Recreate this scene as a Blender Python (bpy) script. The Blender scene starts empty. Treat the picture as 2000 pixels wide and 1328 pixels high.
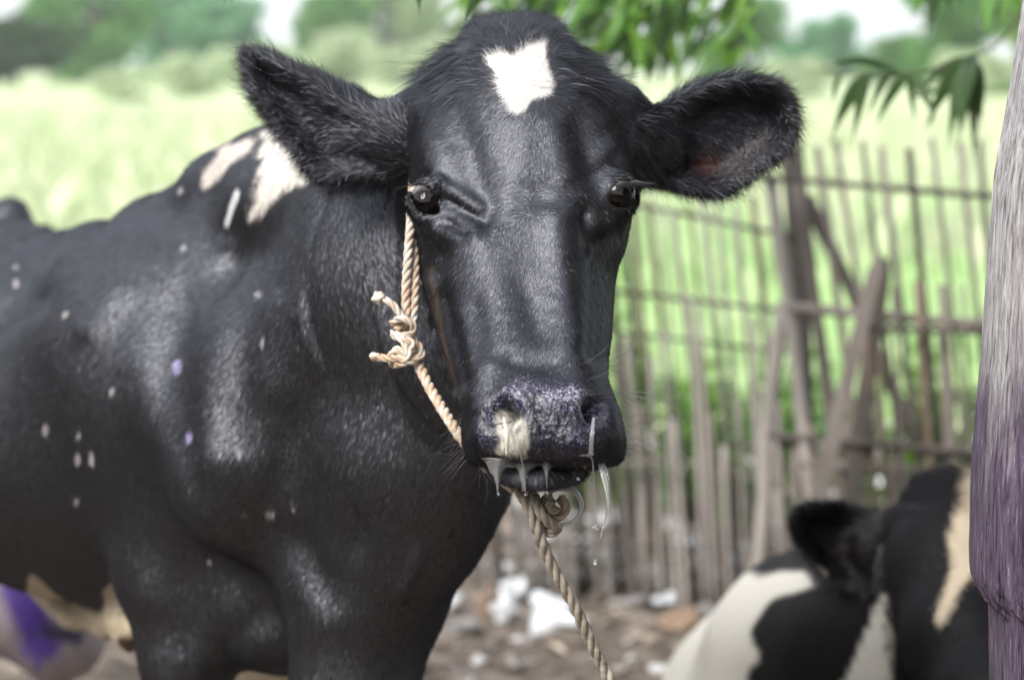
import bpy, math, random
import numpy as np
from mathutils import Vector
random.seed(7); rng = np.random.default_rng(11)
scene = bpy.context.scene
C = scene.collection
# ------------------------------------------------------------------ camera, sky, sun, exposure
PITCH = math.radians(7.3); CAMZ = 1.45; K = 36.0/75.0/2000.0
SP, CP = math.sin(PITCH), math.cos(PITCH)
cam_d = bpy.data.cameras.new('camera'); cam = bpy.data.objects.new('camera', cam_d); C.objects.link(cam)
cam_d.lens = 75; cam_d.sensor_width = 36; cam_d.sensor_fit = 'HORIZONTAL'
cam_d.clip_start = 0.05; cam_d.clip_end = 3000
cam.location = (0, 0, CAMZ); cam.rotation_euler = (math.radians(90)-PITCH, 0, 0)
cam_d.dof.use_dof = True; cam_d.dof.focus_distance = 2.13; cam_d.dof.aperture_fstop = 3.6
scene.camera = cam
world = bpy.data.worlds.new('World'); scene.world = world; world.use_nodes = True
wn = world.node_tree; bg = wn.nodes['Background']
sky = wn.nodes.new('ShaderNodeTexSky'); sky.sky_type = 'NISHITA'; sky.sun_disc = False
SUN_EL, SUN_AZ = math.radians(43), math.radians(-138)      # azimuth from +Y (view direction) clockwise; negative = left
sky.sun_elevation = SUN_EL; sky.sun_rotation = SUN_AZ
sky.air_density = 1.0; sky.dust_density = 1.5; sky.ozone_density = 1.0
cn = wn.nodes.new('ShaderNodeTexNoise'); cn.inputs['Scale'].default_value = 2.2; cn.inputs['Detail'].default_value = 4
cr = wn.nodes.new('ShaderNodeMapRange'); cr.inputs['From Min'].default_value = .35; cr.inputs['From Max'].default_value = .6; cr.inputs['To Min'].default_value = .55; cr.inputs['To Max'].default_value = .97
cm_ = wn.nodes.new('ShaderNodeMixRGB'); cm_.inputs[2].default_value = (10.5, 10.9, 11.6, 1)
wn.links.new(cn.outputs[0], cr.inputs['Value']); wn.links.new(cr.outputs[0], cm_.inputs[0])
wn.links.new(sky.outputs[0], cm_.inputs[1]); wn.links.new(cm_.outputs[0], bg.inputs[0]); bg.inputs[1].default_value = 0.09
sun_d = bpy.data.lights.new('sun', 'SUN'); sun = bpy.data.objects.new('sun', sun_d); C.objects.link(sun)
sun_d.energy = 2.7; sun_d.angle = math.radians(30); sun_d.color = (1.0, 0.96, 0.9)
sd = Vector((math.sin(SUN_AZ)*math.cos(SUN_EL), math.cos(SUN_AZ)*math.cos(SUN_EL), math.sin(SUN_EL)))
sun.rotation_euler = (-sd).to_track_quat('-Z', 'Y').to_euler(); sun.location = (0, 0, 20)
vs = scene.view_settings
vs.view_transform = 'Standard'; vs.look = 'None'; vs.gamma = 1; vs.exposure = 0.95; vs.use_curve_mapping = False
scene.render.engine = 'CYCLES'
scene.cycles.max_bounces = 6; scene.cycles.transparent_max_bounces = 8
scene.cycles.use_denoising = True

# ------------------------------------------------------------------ helpers
def P(px, py, D):
    """a point at distance D in front of the camera, seen at photograph pixel px, py"""
    rx = (px-1000)*K*D; u = (664-py)*K*D
    return np.array([rx, D*CP + u*SP, CAMZ - D*SP + u*CP])
def proj(X, Y, Z):
    z = Z-CAMZ
    D = Y*CP - z*SP; U = Y*SP + z*CP
    Dk = np.maximum(D, .2)*K
    return 1000 + X/Dk, 664 - U/Dk, D
def DG(py, z=0.0):
    """distance at which row py meets the height z"""
    return (CAMZ-z)/(SP + (py-664)*K*CP)
def G(px, py, z=0.0): return P(px, py, DG(py, z))
def lerp(a, b, t): return a + (b-a)*t
def sstep(a, b, x):
    t = np.clip((x-a)/(b-a), 0, 1); return t*t*(3-2*t)
def vnoise(p, seed=0):
    """smooth pseudo noise from sums of sines, about -1..1"""
    r = np.random.default_rng(seed); out = 0
    for i in range(7):
        k = r.normal(size=3)*1.6; out = out + np.sin(p[..., 0]*k[0]+p[..., 1]*k[1]+p[..., 2]*k[2]+r.uniform(0, 6.28))
    return out/3.2
def new_obj(name, data, parent=None):
    o = bpy.data.objects.new(name, data); C.objects.link(o)
    if parent is not None: o.parent = parent
    return o
def mesh_np(name, V, F, mat=None, parent=None, smooth=True):
    me = bpy.data.meshes.new(name); V = np.asarray(V, dtype=np.float32)
    if isinstance(F, np.ndarray):
        n, k = F.shape
        me.vertices.add(len(V)); me.vertices.foreach_set('co', V.ravel())
        me.loops.add(n*k); me.loops.foreach_set('vertex_index', F.astype(np.int32).ravel())
        me.polygons.add(n); me.polygons.foreach_set('loop_start', np.arange(0, n*k, k, dtype=np.int32))
    else:
        me.from_pydata([tuple(map(float, v)) for v in V], [], F)
    me.update(calc_edges=True)
    me.polygons.foreach_set('use_smooth', [smooth]*len(me.polygons))
    if mat: me.materials.append(mat)
    return new_obj(name, me, parent)
def tag(o, label=None, cat=None, group=None, kind=None):
    if label: o['label'] = label
    if cat: o['category'] = cat
    if group: o['group'] = group
    if kind: o['kind'] = kind
    return o
def empty(name, loc=(0, 0, 0)):
    """an Empty at a thing's base; parts are given in world coordinates and moved under it"""
    o = bpy.data.objects.new(name, None); C.objects.link(o); o.location = tuple(map(float, loc)); o.empty_display_size = .1
    return o
def under(ch, par):
    ch.parent = par; ch.location = Vector(ch.location) - Vector(par.location)
    return ch
class MB:
    """collects pieces, then links them as one mesh object"""
    def __init__(s): s.V = []; s.F = []; s.n = 0
    def add(s, V, F):
        s.V.append(np.asarray(V, float)); s.F += [tuple(i+s.n for i in f) for f in F]; s.n += len(V)
    def tube(s, pts, rad, seg=8, caps=True, flat=1.0, jitter=0.0):
        pts = np.asarray(pts, float); n = len(pts); rad = np.broadcast_to(rad, (n,)).astype(float)
        T = np.gradient(pts, axis=0); T /= np.linalg.norm(T, axis=1)[:, None]+1e-12
        up = np.array([0, 0, 1.]) if abs(T[0, 2]) < .9 else np.array([1., 0, 0])
        V = []; N = up - T[0]*up.dot(T[0]); N /= np.linalg.norm(N)
        for i in range(n):
            N = N - T[i]*N.dot(T[i]); N /= np.linalg.norm(N); B = np.cross(T[i], N)
            for k in range(seg):
                a = 2*math.pi*k/seg; r = rad[i]*(1+(rng.uniform(-jitter, jitter) if jitter else 0))
                V.append(pts[i] + N*math.cos(a)*r*flat + B*math.sin(a)*r)
        F = [(i*seg+k, i*seg+(k+1) % seg, (i+1)*seg+(k+1) % seg, (i+1)*seg+k) for i in range(n-1) for k in range(seg)]
        if caps: F += [tuple(range(seg))[::-1], tuple((n-1)*seg+k for k in range(seg))]
        s.add(V, F)
    def blob(s, c, r, seed=0, nu=14, nv=9, amp=.2, sharp=1.0):
        c = np.asarray(c, float); r = np.asarray(r, float)*np.ones(3); V = []
        for j in range(nv+1):
            t = math.pi*j/nv
            for i in range(nu):
                a = 2*math.pi*i/nu
                V.append([math.sin(t)*math.cos(a), math.sin(t)*math.sin(a), math.cos(t)])
        V = np.array(V); V = V*(1+amp*vnoise(V*2.2, seed))[:, None]*r + c
        F = [(j*nu+i, (j+1)*nu+i, (j+1)*nu+(i+1) % nu, j*nu+(i+1) % nu) for j in range(nv) for i in range(nu)]
        s.add(V, F)
    def build(s, name, mat, parent=None, smooth=True):
        o = mesh_np(name, np.concatenate(s.V), s.F, mat, None, smooth)
        return under(o, parent) if parent is not None else o
def catmull(pts, n=12):
    p = np.asarray(pts, float); p = np.vstack([2*p[0]-p[1], p, 2*p[-1]-p[-2]]); out = []
    for i in range(1, len(p)-2):
        for t in np.linspace(0, 1, n, endpoint=False):
            out.append(.5*((2*p[i])+(-p[i-1]+p[i+1])*t+(2*p[i-1]-5*p[i]+4*p[i+1]-p[i+2])*t*t+(-p[i-1]+3*p[i]-3*p[i+1]+p[i+2])*t**3))
    out.append(p[-2]); return np.array(out)

# ------------------------------------------------------------------ materials
def mat(name):
    m = bpy.data.materials.new(name); m.use_nodes = True
    return m, m.node_tree, m.node_tree.nodes['Principled BSDF']
def N(nt, t, **kw):
    n = nt.nodes.new(t)
    for k, v in kw.items():
        if k in n.inputs: n.inputs[k].default_value = v
        else: setattr(n, k, v)
    return n
def ramp(nt, fac, stops):
    r = nt.nodes.new('ShaderNodeValToRGB'); e = r.color_ramp.elements
    while len(e) < len(stops): e.new(0.5)
    for i, (p, c) in enumerate(stops): e[i].position = p; e[i].color = (*c, 1) if len(c) == 3 else c
    nt.links.new(fac, r.inputs[0]); return r.outputs[0]
def simple(name, stops, scale=5.0, rough=.8, bump=.2, stretch=(1, 1, 1), detail=6, spec=.3, coord='Object', bscale=None, dist=.01):
    m, nt, b = mat(name); L = nt.links.new
    tc = N(nt, 'ShaderNodeTexCoord'); mp = N(nt, 'ShaderNodeMapping'); mp.inputs['Scale'].default_value = stretch
    L(tc.outputs[coord], mp.inputs[0])
    n1 = N(nt, 'ShaderNodeTexNoise', Scale=scale, Detail=detail, Roughness=.6); L(mp.outputs[0], n1.inputs['Vector'])
    L(ramp(nt, n1.outputs[0], stops), b.inputs['Base Color'])
    n2 = N(nt, 'ShaderNodeTexNoise', Scale=bscale or scale*4, Detail=5.0, Roughness=.65); L(mp.outputs[0], n2.inputs['Vector'])
    bp = N(nt, 'ShaderNodeBump', Strength=bump, Distance=dist); L(n2.outputs[0], bp.inputs['Height']); L(bp.outputs[0], b.inputs['Normal'])
    b.inputs['Roughness'].default_value = rough; b.inputs['Specular IOR Level'].default_value = spec
    return m
def leafmat(name, c1, c2, trans=.35, rough=.5):
    m, nt, b = mat(name); L = nt.links.new
    gi = N(nt, 'ShaderNodeNewGeometry')
    col = ramp(nt, gi.outputs['Random Per Island'], [(0, c1), (1, c2)])
    L(col, b.inputs['Base Color']); b.inputs['Roughness'].default_value = rough
    tr = N(nt, 'ShaderNodeBsdfTranslucent'); L(col, tr.inputs[0])
    mx = N(nt, 'ShaderNodeMixShader'); mx.inputs[0].default_value = trans
    L(b.outputs[0], mx.inputs[1]); L(tr.outputs[0], mx.inputs[2]); L(mx.outputs[0], nt.nodes['Material Output'].inputs[0])
    return m
M = {}
M['field'] = simple('field_grass', [(.3, (.32, .42, .20)), (.5, (.42, .49, .28)), (.7, (.52, .55, .38))], scale=.12, rough=.95, bump=.0, spec=.05)
M['dirt'] = simple('dirt', [(.3, (.065, .052, .043)), (.5, (.145, .115, .093)), (.62, (.26, .22, .185)), (.75, (.42, .38, .34))], scale=7, rough=.95, bump=.8, dist=.03)
M['greywood'] = simple('weathered_wood', [(.3, (.09, .078, .070)), (.6, (.19, .165, .148)), (.8, (.30, .27, .245))], scale=9, stretch=(1, 1, .15), rough=.85, bump=.4)
M['palewood'] = simple('pale_wood', [(.3, (.17, .155, .14)), (.6, (.33, .30, .275)), (.8, (.46, .43, .40))], scale=9, stretch=(1, 1, .15), rough=.9, bump=.4)
M['darkwood'] = simple('dark_wood', [(.3, (.035, .03, .027)), (.7, (.10, .085, .075))], scale=9, stretch=(1, 1, .15), rough=.85, bump=.4)
M['brownwood'] = simple('brown_wood', [(.3, (.07, .05, .04)), (.7, (.20, .15, .12))], scale=9, stretch=(1, 1, .15), rough=.85, bump=.4)
M['bark'] = simple('bark', [(.3, (.05, .04, .03)), (.7, (.14, .11, .08))], scale=3, rough=.95, bump=.3)
M['plastic'] = simple('white_scrap', [(.3, (.48, .51, .54)), (.6, (.74, .77, .79)), (.8, (.80, .82, .84))], scale=14, rough=.5, bump=.5)
M['orange'] = simple('orange_scrap', [(.3, (.22, .15, .10)), (.7, (.38, .28, .21))], scale=14, rough=.7, bump=.5)
M['stone'] = simple('stone', [(.3, (.16, .15, .15)), (.7, (.36, .35, .34))], scale=14, rough=.9, bump=.6)
M['leaf_dark'] = leafmat('leaf_dark', (.012, .035, .008), (.04, .09, .014), .25)
M['leaf_mid'] = leafmat('leaf_mid', (.05, .15, .025), (.14, .32, .05))
M['leaf_bright'] = leafmat('leaf_bright', (.08, .20, .02), (.24, .44, .06), .5)
M['leaf_far'] = leafmat('leaf_far', (.09, .26, .11), (.20, .42, .20), .4)
M['leaf_pale'] = leafmat('leaf_pale', (.20, .32, .08), (.36, .46, .18), .4)
M['leaf_fresh'] = leafmat('leaf_fresh', (.10, .26, .05), (.28, .45, .10), .5)

# ------------------------------------------------------------------ setting: ground, field
def grid_sheet(x0, x1, y0, y1, nx, ny, zf):
    X, Y = np.meshgrid(np.linspace(x0, x1, nx), np.linspace(y0, y1, ny))
    V = np.stack([X.ravel(), Y.ravel(), zf(X, Y).ravel()], 1)
    i = np.arange(nx*ny).reshape(ny, nx)
    return V, np.stack([i[:-1, :-1].ravel(), i[:-1, 1:].ravel(), i[1:, 1:].ravel(), i[1:, :-1].ravel()], 1)
V, F = grid_sheet(-900, 900, -60, 1800, 60, 60, lambda X, Y: X*0 - .03)
tag(mesh_np('field', V, F, M['field']), kind='structure')
V, F = grid_sheet(-8, 8, -2, 8.8, 220, 160, lambda X, Y: .012*vnoise(np.stack([X*6, Y*6, X*0], -1), 3) + .012*vnoise(np.stack([X*19, Y*19, X*0], -1), 4) - .05*sstep(8.0, 8.8, Y))
tag(mesh_np('ground', V, F, M['dirt']), kind='structure')

def leaf_quads(n, centers, size, aspect=.5, droop=0.0, seed=0, dirs=None):
    """n small lozenge leaves at centers"""
    r = np.random.default_rng(seed)
    d = r.normal(size=(n, 3)) if dirs is None else dirs + r.normal(size=(n, 3))*.25
    d[:, 2] -= droop; d /= np.linalg.norm(d, axis=1)[:, None]
    q = r.normal(size=(n, 3)); w = np.cross(d, q); w /= np.linalg.norm(w, axis=1)[:, None]
    s = size*r.uniform(.6, 1.3, (n, 1))
    V = np.stack([centers, centers+d*s*.45+w*s*aspect*.5, centers+d*s, centers+d*s*.45-w*s*aspect*.5], 1).reshape(-1, 3)
    return V, np.arange(n*4).reshape(n, 4)
def tree(name, base, h, w, m, label, cat, seed, group=None, n=4200, leaf=.35, low=.15, lumps=14):
    r = np.random.default_rng(seed); root = empty(name, base); base = np.asarray(base, float)
    tk = MB(); tk.tube([base+[0, 0, -.1], base+[.02*h, 0, h*.3], base+[-.01*h, .01*h, h*.7]], [h*.045, h*.03, h*.012], 7)
    tips = []
    for i in range(lumps):
        a = r.uniform(0, 6.28); rr = w*.5*math.sqrt(r.uniform(0, .75)); z = h*r.uniform(low+.12, .82)
        rr *= math.sqrt(max(.1, 1-((z/h-.5)/.55)**2)); t = base+[rr*math.cos(a), rr*math.sin(a), z]; tips.append(t)
        tk.tube([base+[0, 0, z*.5], (t+base+[0, 0, z*.6])/2, t], [h*.015, h*.01, h*.004], 5)
    tk.build('trunk', M['bark'], root)
    cs = []
    for i in range(n):
        t = tips[r.integers(len(tips))]; v = r.normal(size=3); v /= np.linalg.norm(v); v *= r.uniform(.35, 1)**.4
        cs.append(t + v*[w*.22, w*.22, h*.17]*r.uniform(.7, 1.15))
    V, F = leaf_quads(n, np.array(cs), leaf, .6, .2, seed)
    under(mesh_np('crown', V, F, m, smooth=False), root)
    return tag(root, label, cat, group)
def T(px, py, **k): return G(px, py, -.03)
def tr(name, px, py, toprow, wpx, m, label, cat='tree', seed=0, **kw):
    """a tree whose foot stands at row py, reaching up to row toprow, wpx wide in the photograph"""
    D = DG(py, -.03); b = P(px, py, D); h = (py-toprow)*K*D*1.02; w = wpx*K*D
    tree(name, b, h, w, m, label, cat, seed, leaf=max(h, w)*.075, **kw)
g = 'trees along the far edge of the field'
tr('tree', 30, 172, 30, 190, M['leaf_dark'], 'dark dense round tree at the left edge of the photo, beyond the field', seed=1, group=g, low=-.05, n=5000)
tr('tree', 190, 163, -60, 240, M['leaf_mid'], 'tall mid green tree just right of the dark round tree at the left edge', seed=2, group=g, low=-.1, n=5000)
tr('tree', 330, 158, -130, 300, M['leaf_far'], 'blue green tree in the middle of the far treeline left of the bright sky gap', seed=3, group=g, low=-.1, n=5000)
tr('tree', 425, 155, -10, 230, M['leaf_far'], 'low blue green tree directly under the left end of the bright sky gap', seed=4, group=g, low=-.1, n=4500)
tr('tree', 525, 152, 62, 160, M['leaf_far'], 'lowest far tree, right below the bright sky gap above the left ear', seed=5, group=g, low=-.1)
tr('tree', 640, 160, -30, 150, M['leaf_mid'], 'slim green tree right of the bright sky gap above the left ear', seed=6, group=g, low=.0)
tr('tree', 745, 150, -90, 230, M['leaf_pale'], 'pale yellow green tree between the slim tree and the top of the cow head', seed=7, group=g, low=-.05)
tr('tree', 870, 150, 20, 200, M['leaf_pale'], 'low pale tree behind the left side of the cow forelock', seed=8, group=g, low=-.05)
tr('tree', 1440, 170, -10, 190, M['leaf_mid'], 'green tree rising above the right ear of the standing cow', seed=9, group=g, low=-.1)
tr('tree', 1625, 160, 18, 130, M['leaf_far'], 'small rounded tree standing alone in the right sky gap', seed=10, group=g, low=-.05)
tr('tree', 1545, 160, 70, 140, M['leaf_far'], 'low tree left of the small rounded one in the right sky gap', seed=21, group=g, low=-.1)
tr('tree', 1740, 165, 65, 160, M['leaf_mid'], 'low green tree right of the small rounded one in the right sky gap', seed=11, group=g, low=-.1)
tr('tree', 1850, 175, -70, 210, M['leaf_mid'], 'tall green tree behind the drooping leaves near the wooden post', seed=12, group=g, low=-.1)
tr('tree', 1985, 185, -30, 190, M['leaf_bright'], 'bright green tree partly behind the top of the wooden post', seed=13, group=g, low=-.1)
M['leaf_scrub'] = leafmat('leaf_scrub', (.38, .48, .28), (.56, .62, .42), .4)
for i, (px_, py_, tp, w_, lb) in enumerate([(250, 200, 128, 150, 'low dry scrub below the blue green trees, left part of the field'), (370, 190, 95, 150, 'dry brownish scrub left of the raised tip of the left ear'), (500, 178, 80, 150, 'pale dry scrub directly above the left ear tip'),
        (640, 168, 60, 170, 'pale dry scrub between left ear and forelock'), (800, 170, 55, 170, 'pale dry scrub beside the forelock'), (1560, 190, 110, 170, 'pale dry scrub right of the right ear tip'), (1900, 190, 100, 160, 'grey green dry scrub beside the post')]):
    tr('scrub', px_, py_, tp, w_, M['leaf_scrub'], lb, 'bush', 90+i, group='dry scrub on the field', low=-.3, n=2600)
# scrub and tall grass
def grass_patch(name, n, x0, x1, y0, y1, h, m, label, seed, wd=.02, cluster=0):
    r = np.random.default_rng(seed); y = r.uniform(0, 1, n)**1.4*(y1-y0)+y0; x = r.uniform(x0, x1, n)
    c = np.stack([x, y, np.full(n, -.04)], 1); d = np.stack([r.normal(0, .3, n), r.normal(0, .3, n), np.ones(n)], 1)
    hh = h*r.uniform(.4, 1.2, (n, 1))*(1+.4*vnoise(c*.8, seed))[:, None]; a = r.uniform(0, 3.14, n); w = np.stack([np.cos(a), np.sin(a), a*0], 1)*wd*r.uniform(.6, 1.4, (n, 1))
    V = np.stack([c-w*.5, c+w*.5, c+d*hh*.6+w*.4, c+d*hh+d[:, [1, 0, 2]]*[.3, .3, 0]*hh], 1).reshape(-1, 3)
    return tag(mesh_np(name, V, np.arange(n*4).reshape(n, 4), m, smooth=False), label, 'grass', kind='stuff')
M['grass_fresh'] = leafmat('grass_fresh', (.38, .58, .24), (.66, .78, .46), .5)
M['grass_dry'] = leafmat('grass_dry', (.44, .54, .30), (.70, .70, .52), .4)
grass_patch('grass', 30000, -1, 11, 8.9, 22, .30, M['grass_fresh'], 'fresh green grass growing beyond the stick fence', 31, .05)
grass_patch('grass', 26000, -14, 14, 14, 60, .45, M['grass_dry'], 'pale dry meadow grass stretching to the far treeline', 32, .14)

# ------------------------------------------------------------------ unseen shed: roof shades the right side, walls added to block low light
M['thatch'] = simple('thatch', [(.3, (.05, .04, .025)), (.7, (.16, .13, .09))], scale=20, stretch=(1, .1, 1), rough=.95, bump=.6)
shed = empty('unseen_shed', (0.5, -2.5, 0)); tag(shed, 'unseen thatched shed on wooden poles, its walls added around the camera to block low light, its roof shading the lying cow', 'shed')
mb = MB()
def slab(x0, x1, y0, y1, z0, z1, th=.16):
    V = [(x0, y0, z0), (x1, y0, z0), (x1, y1, z1), (x0, y1, z1)]; V += [(a, b, c+th) for a, b, c in V]
    mb.add(V, [(3, 2, 1, 0), (4, 5, 6, 7), (0, 1, 5, 4), (1, 2, 6, 5), (2, 3, 7, 6), (3, 0, 4, 7)])
slab(.95, 5.5, -1.5, 4.3, 2.75, 2.40); mb.build('roof', M['thatch'], shed, smooth=False)
def light_block_wall(x0, x1, y0, y1, h):
    global mb
    mb = MB(); V = [(x0, y0, -.02), (x1, y0, -.02), (x1, y1, -.02), (x0, y1, -.02)]; V += [(a, b, h) for a, b, c in V]
    mb.add(V, [(0, 3, 2, 1), (4, 5, 6, 7), (0, 1, 5, 4), (1, 2, 6, 5), (2, 3, 7, 6), (3, 0, 4, 7)]); mb.build('light_block_wall', M['thatch'], shed, smooth=False)
light_block_wall(-4.0, 5.4, -3.1, -3.0, 2.3); light_block_wall(-4.1, -4.0, -3.0, 7.0, 2.3); light_block_wall(1.25, 1.33, -1.4, 1.9, 2.45)  # out of view, added behind, left and right to keep low light off the cow
for x, y, z in ((1.05, -1.3, 2.74), (5.2, -1.3, 2.74), (5.2, 4.1, 2.42)):
    mb = MB(); mb.tube([(x, y, -.05), (x+.02, y, z/2), (x, y, z)], [.07, .065, .06], 10); mb.build('pole', M['greywood'], shed)

# ------------------------------------------------------------------ fence of sticks
def fence(name, label, segs):
    pass
def stick(mb, a, b, r, flat=.55, seed=0, n=7):
    a = np.asarray(a, float); b = np.asarray(b, float); rr = np.random.default_rng(seed)
    t = np.linspace(0, 1, n)[:, None]; p = a+(b-a)*t
    p = p + np.array([1, .3, 0])*(vnoise(np.hstack([t*3+seed, t*0, t*0]), seed)*.006)[:, None]*np.sin(t*math.pi)*1.5
    mb.tube(p, r*rr.uniform(.85, 1.12, n), 6, True, flat)
def fence_line(label, x0, x1, d0, d1, tops, bots, lean, gap, wr, mats, rails, seed, group='stick fence panels', skip=()):
    """pickets from px x0 to x1 (measured at their tops) standing at distances d0..d1"""
    r = np.random.default_rng(seed)
    D0 = d0; root = empty('stick_fence', P((x0+x1)/2, bots, (d0+d1)/2)); root.location.z = 0
    x = x0; i = 0
    while x < x1:
        t = (x-x0)/(x1-x0); D = lerp(d0, d1, t); ty = lerp(tops[0], tops[1], t)+r.uniform(-1, 1)*(14 if tops[0] < 700 else 170)
        mb = MB(); w = wr*r.uniform(.7, 1.35); ln = lean+r.uniform(-.025, .025)
        a = P(x, ty, D); b = P(x+ln*(bots-ty), bots, D); b[2] = -.05
        stick(mb, a, b, w, .5, seed*100+i); mb.build('picket', M[mats[r.integers(len(mats))]], root)
        x += gap*r.uniform(.75, 1.25); i += 1
    for (a, b, w, m) in rails:
        mb = MB(); stick(mb, P(*a), P(*b), w, .6, seed+7+int(a[1]), 9); mb.build('rail', M[m], root)
    return tag(root, label, 'fence', group)
fence_line('grey stick fence panel of close crooked pickets directly right of the cow face', 870, 1500, 6.0, 5.75,
           (400, 395), 1165, .10, 31, .0155, ['palewood', 'greywood', 'palewood', 'brownwood', 'darkwood'],
           [((1100, 372, 5.93), (1545, 462, 5.72), .012, 'darkwood'), ((1120, 560, 5.93), (1560, 612, 5.72), .012, 'darkwood'),
            ((1120, 640, 5.93), (1560, 690, 5.72), .009, 'darkwood'), ((900, 1050, 6.03), (1560, 1080, 5.72), .014, 'greywood')], 41)
fence_line('taller dark stick fence panel rising into the field, beside the purple stained post', 1560, 2060, 5.35, 5.1,
           (272, 290), 1215, .13, 45, .016, ['darkwood', 'darkwood', 'greywood'],
           [((1490, 347, 5.42), (2080, 395, 5.08), .014, 'darkwood'), ((1540, 600, 5.40), (2080, 648, 5.06), .022, 'greywood'),
            ((1560, 905, 5.38), (2080, 930, 5.08), .016, 'greywood')], 42)
fence_line('low row of short grey pickets set against the taller panel', 1745, 2010, 5.06, 5.0,
           (556, 560), 1215, .09, 47, .016, ['greywood', 'brownwood'],
           [((1700, 640, 5.02), (2050, 655, 4.96), .014, 'darkwood')], 43)
fence_line('low tangled row of broken grey sticks at the foot of the fence below the muzzle', 900, 1530, 5.9, 5.68, (700, 740), 1168, .07, 25, .015, ['palewood', 'greywood', 'palewood'],
           [((880, 925, 5.88), (1300, 900, 5.7), .009, 'greywood'), ((1150, 860, 5.88), (1560, 950, 5.66), .010, 'greywood')], 44)
fence_line('low row of broken sticks behind the lying cow', 1520, 1960, 5.2, 5.0, (760, 820), 1215, .07, 32, .015, ['brownwood', 'darkwood', 'greywood'],
           [((1500, 850, 5.18), (1990, 890, 4.97), .014, 'darkwood')], 45)
def lone(name, label, a, b, r, m, cat='pole', flat=.8, group=None, seed=1):
    mb = MB(); stick(mb, P(*a), P(*b), r, flat, seed, 12); o = mb.build(name, M[m])
    return tag(o, label, cat, group)
lone('fence_pole', 'thick pale grey pole leaning left, in front of the joint of the two fence panels', (1530, 590, 5.5), (1474, 1168, 5.6), .026, 'palewood', group='poles leaning on the fence', seed=3)
lone('fence_pole', 'long grey pole leaning right from behind the ear down past the thick pale pole', (1505, 345, 5.45), (1610, 1168, 5.45), .021, 'palewood', group='poles leaning on the fence', seed=4)
lone('fence_pole', 'second grey pole just right of the long leaning one', (1553, 360, 5.55), (1680, 1168, 5.5), .019, 'greywood', group='poles leaning on the fence', seed=5)
lone('fence_post', 'dark upright post behind the joint of the two fence panels, topped near the right ear', (1545, 292, 5.75), (1580, 1168, 5.75), .034, 'darkwood', 'post', seed=6)
lone('brace_board', 'dark board slanting down to the right behind the poles', (1575, 385, 5.85), (1790, 860, 5.75), .026, 'darkwood', 'board', seed=7)
def plank(label, pts, w, th, m, name='leaning_board'):
    """a flat board through pts, face to the camera"""
    mb = MB(); p = [P(*q) for q in pts]; a, b = p[0], p[-1]; t = (b-a)/np.linalg.norm(b-a); s = np.cross(t, [0, 1, 0.]); s /= np.linalg.norm(s); f = np.cross(s, t)
    V = [a-s*w*.15, a+s*w*.25, b+s*w*.5, b-s*w*.5, a+(b-a)*.05-s*w*.42, a+(b-a)*.05+s*w*.42]
    ring = [V[0], V[1], V[5], V[2], V[3], V[4]]
    VV = np.array(ring+[v+f*th for v in ring])
    mb.add(VV, [(0, 1, 2, 3, 4, 5), (11, 10, 9, 8, 7, 6)]+[(i, i+6, (i+1) % 6+6, (i+1) % 6) for i in range(6)])
    return tag(mb.build(name, M[m], smooth=False), label, 'board')
plank('grey brown board with a pointed top leaning left against the fence', [(1718, 498, 5.0), (1560, 1130, 4.9)], .036, .02, 'greywood')
plank('dark brown upright board behind the leaning pointed board', [(1728, 505, 5.12), (1640, 1150, 5.1)], .046, .02, 'darkwood', 'upright_board')

# ------------------------------------------------------------------ plants behind the fence
def bush(px, py, D, h, w, m, label, seed, n=260, leaf=.07, name='leafy_plant', group='leafy plants behind the fence'):
    r = np.random.default_rng(seed); b = P(px, py, D); b[2] = -.03; root = empty(name, b)
    st = MB(); C_ = []; Dr = []
    for i in range(9):
        a = r.uniform(0, 6.28); e = b+[math.cos(a)*w*.5*r.uniform(.2, 1), math.sin(a)*w*.3*r.uniform(.2, 1), h*r.uniform(.5, 1)]
        pts = catmull([b, (b+e)/2+[0, 0, h*.12], e], 5); st.tube(pts, np.linspace(.008, .003, len(pts)), 5)
        for k in range(n//9):
            q = pts[r.integers(2, len(pts))]; C_.append(q+r.normal(size=3)*.03); Dr.append(r.normal(size=3)*[1, 1, .5])
    st.build('stem', M['bark'], root)
    V, F = leaf_quads(len(C_), np.array(C_), leaf, .55, .3, seed, np.array(Dr)); under(mesh_np('leaves', V, F, m, smooth=False), root)
    return tag(root, label, 'plant', group)
desc = ['between the face and the first pickets', 'behind the middle of the close picket panel', 'left of the thick pale pole', 'behind the two leaning grey poles',
        'right of the leaning pointed board', 'behind the short pickets', 'next to the purple stained post', 'low behind the left fence panel below the muzzle']
for i, (px, py, D, h, w, mm) in enumerate([(1240, 1000, 6.9, .62, .8, 'leaf_fresh'), (1360, 1000, 6.8, .5, .7, 'leaf_mid'), (1460, 1000, 6.6, .62, .6, 'leaf_fresh'), (1600, 1000, 6.4, .55, .6, 'leaf_mid'),
                                     (1760, 1000, 6.1, .62, .6, 'leaf_fresh'), (1850, 1000, 5.9, .72, .5, 'leaf_bright'), (1915, 1000, 5.8, .6, .4, 'leaf_mid'), (1140, 1000, 7.1, .4, .7, 'leaf_fresh')]):
    bush(px, py, D, h, w, M[mm], 'leafy green plant '+desc[i], 60+i)
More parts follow.
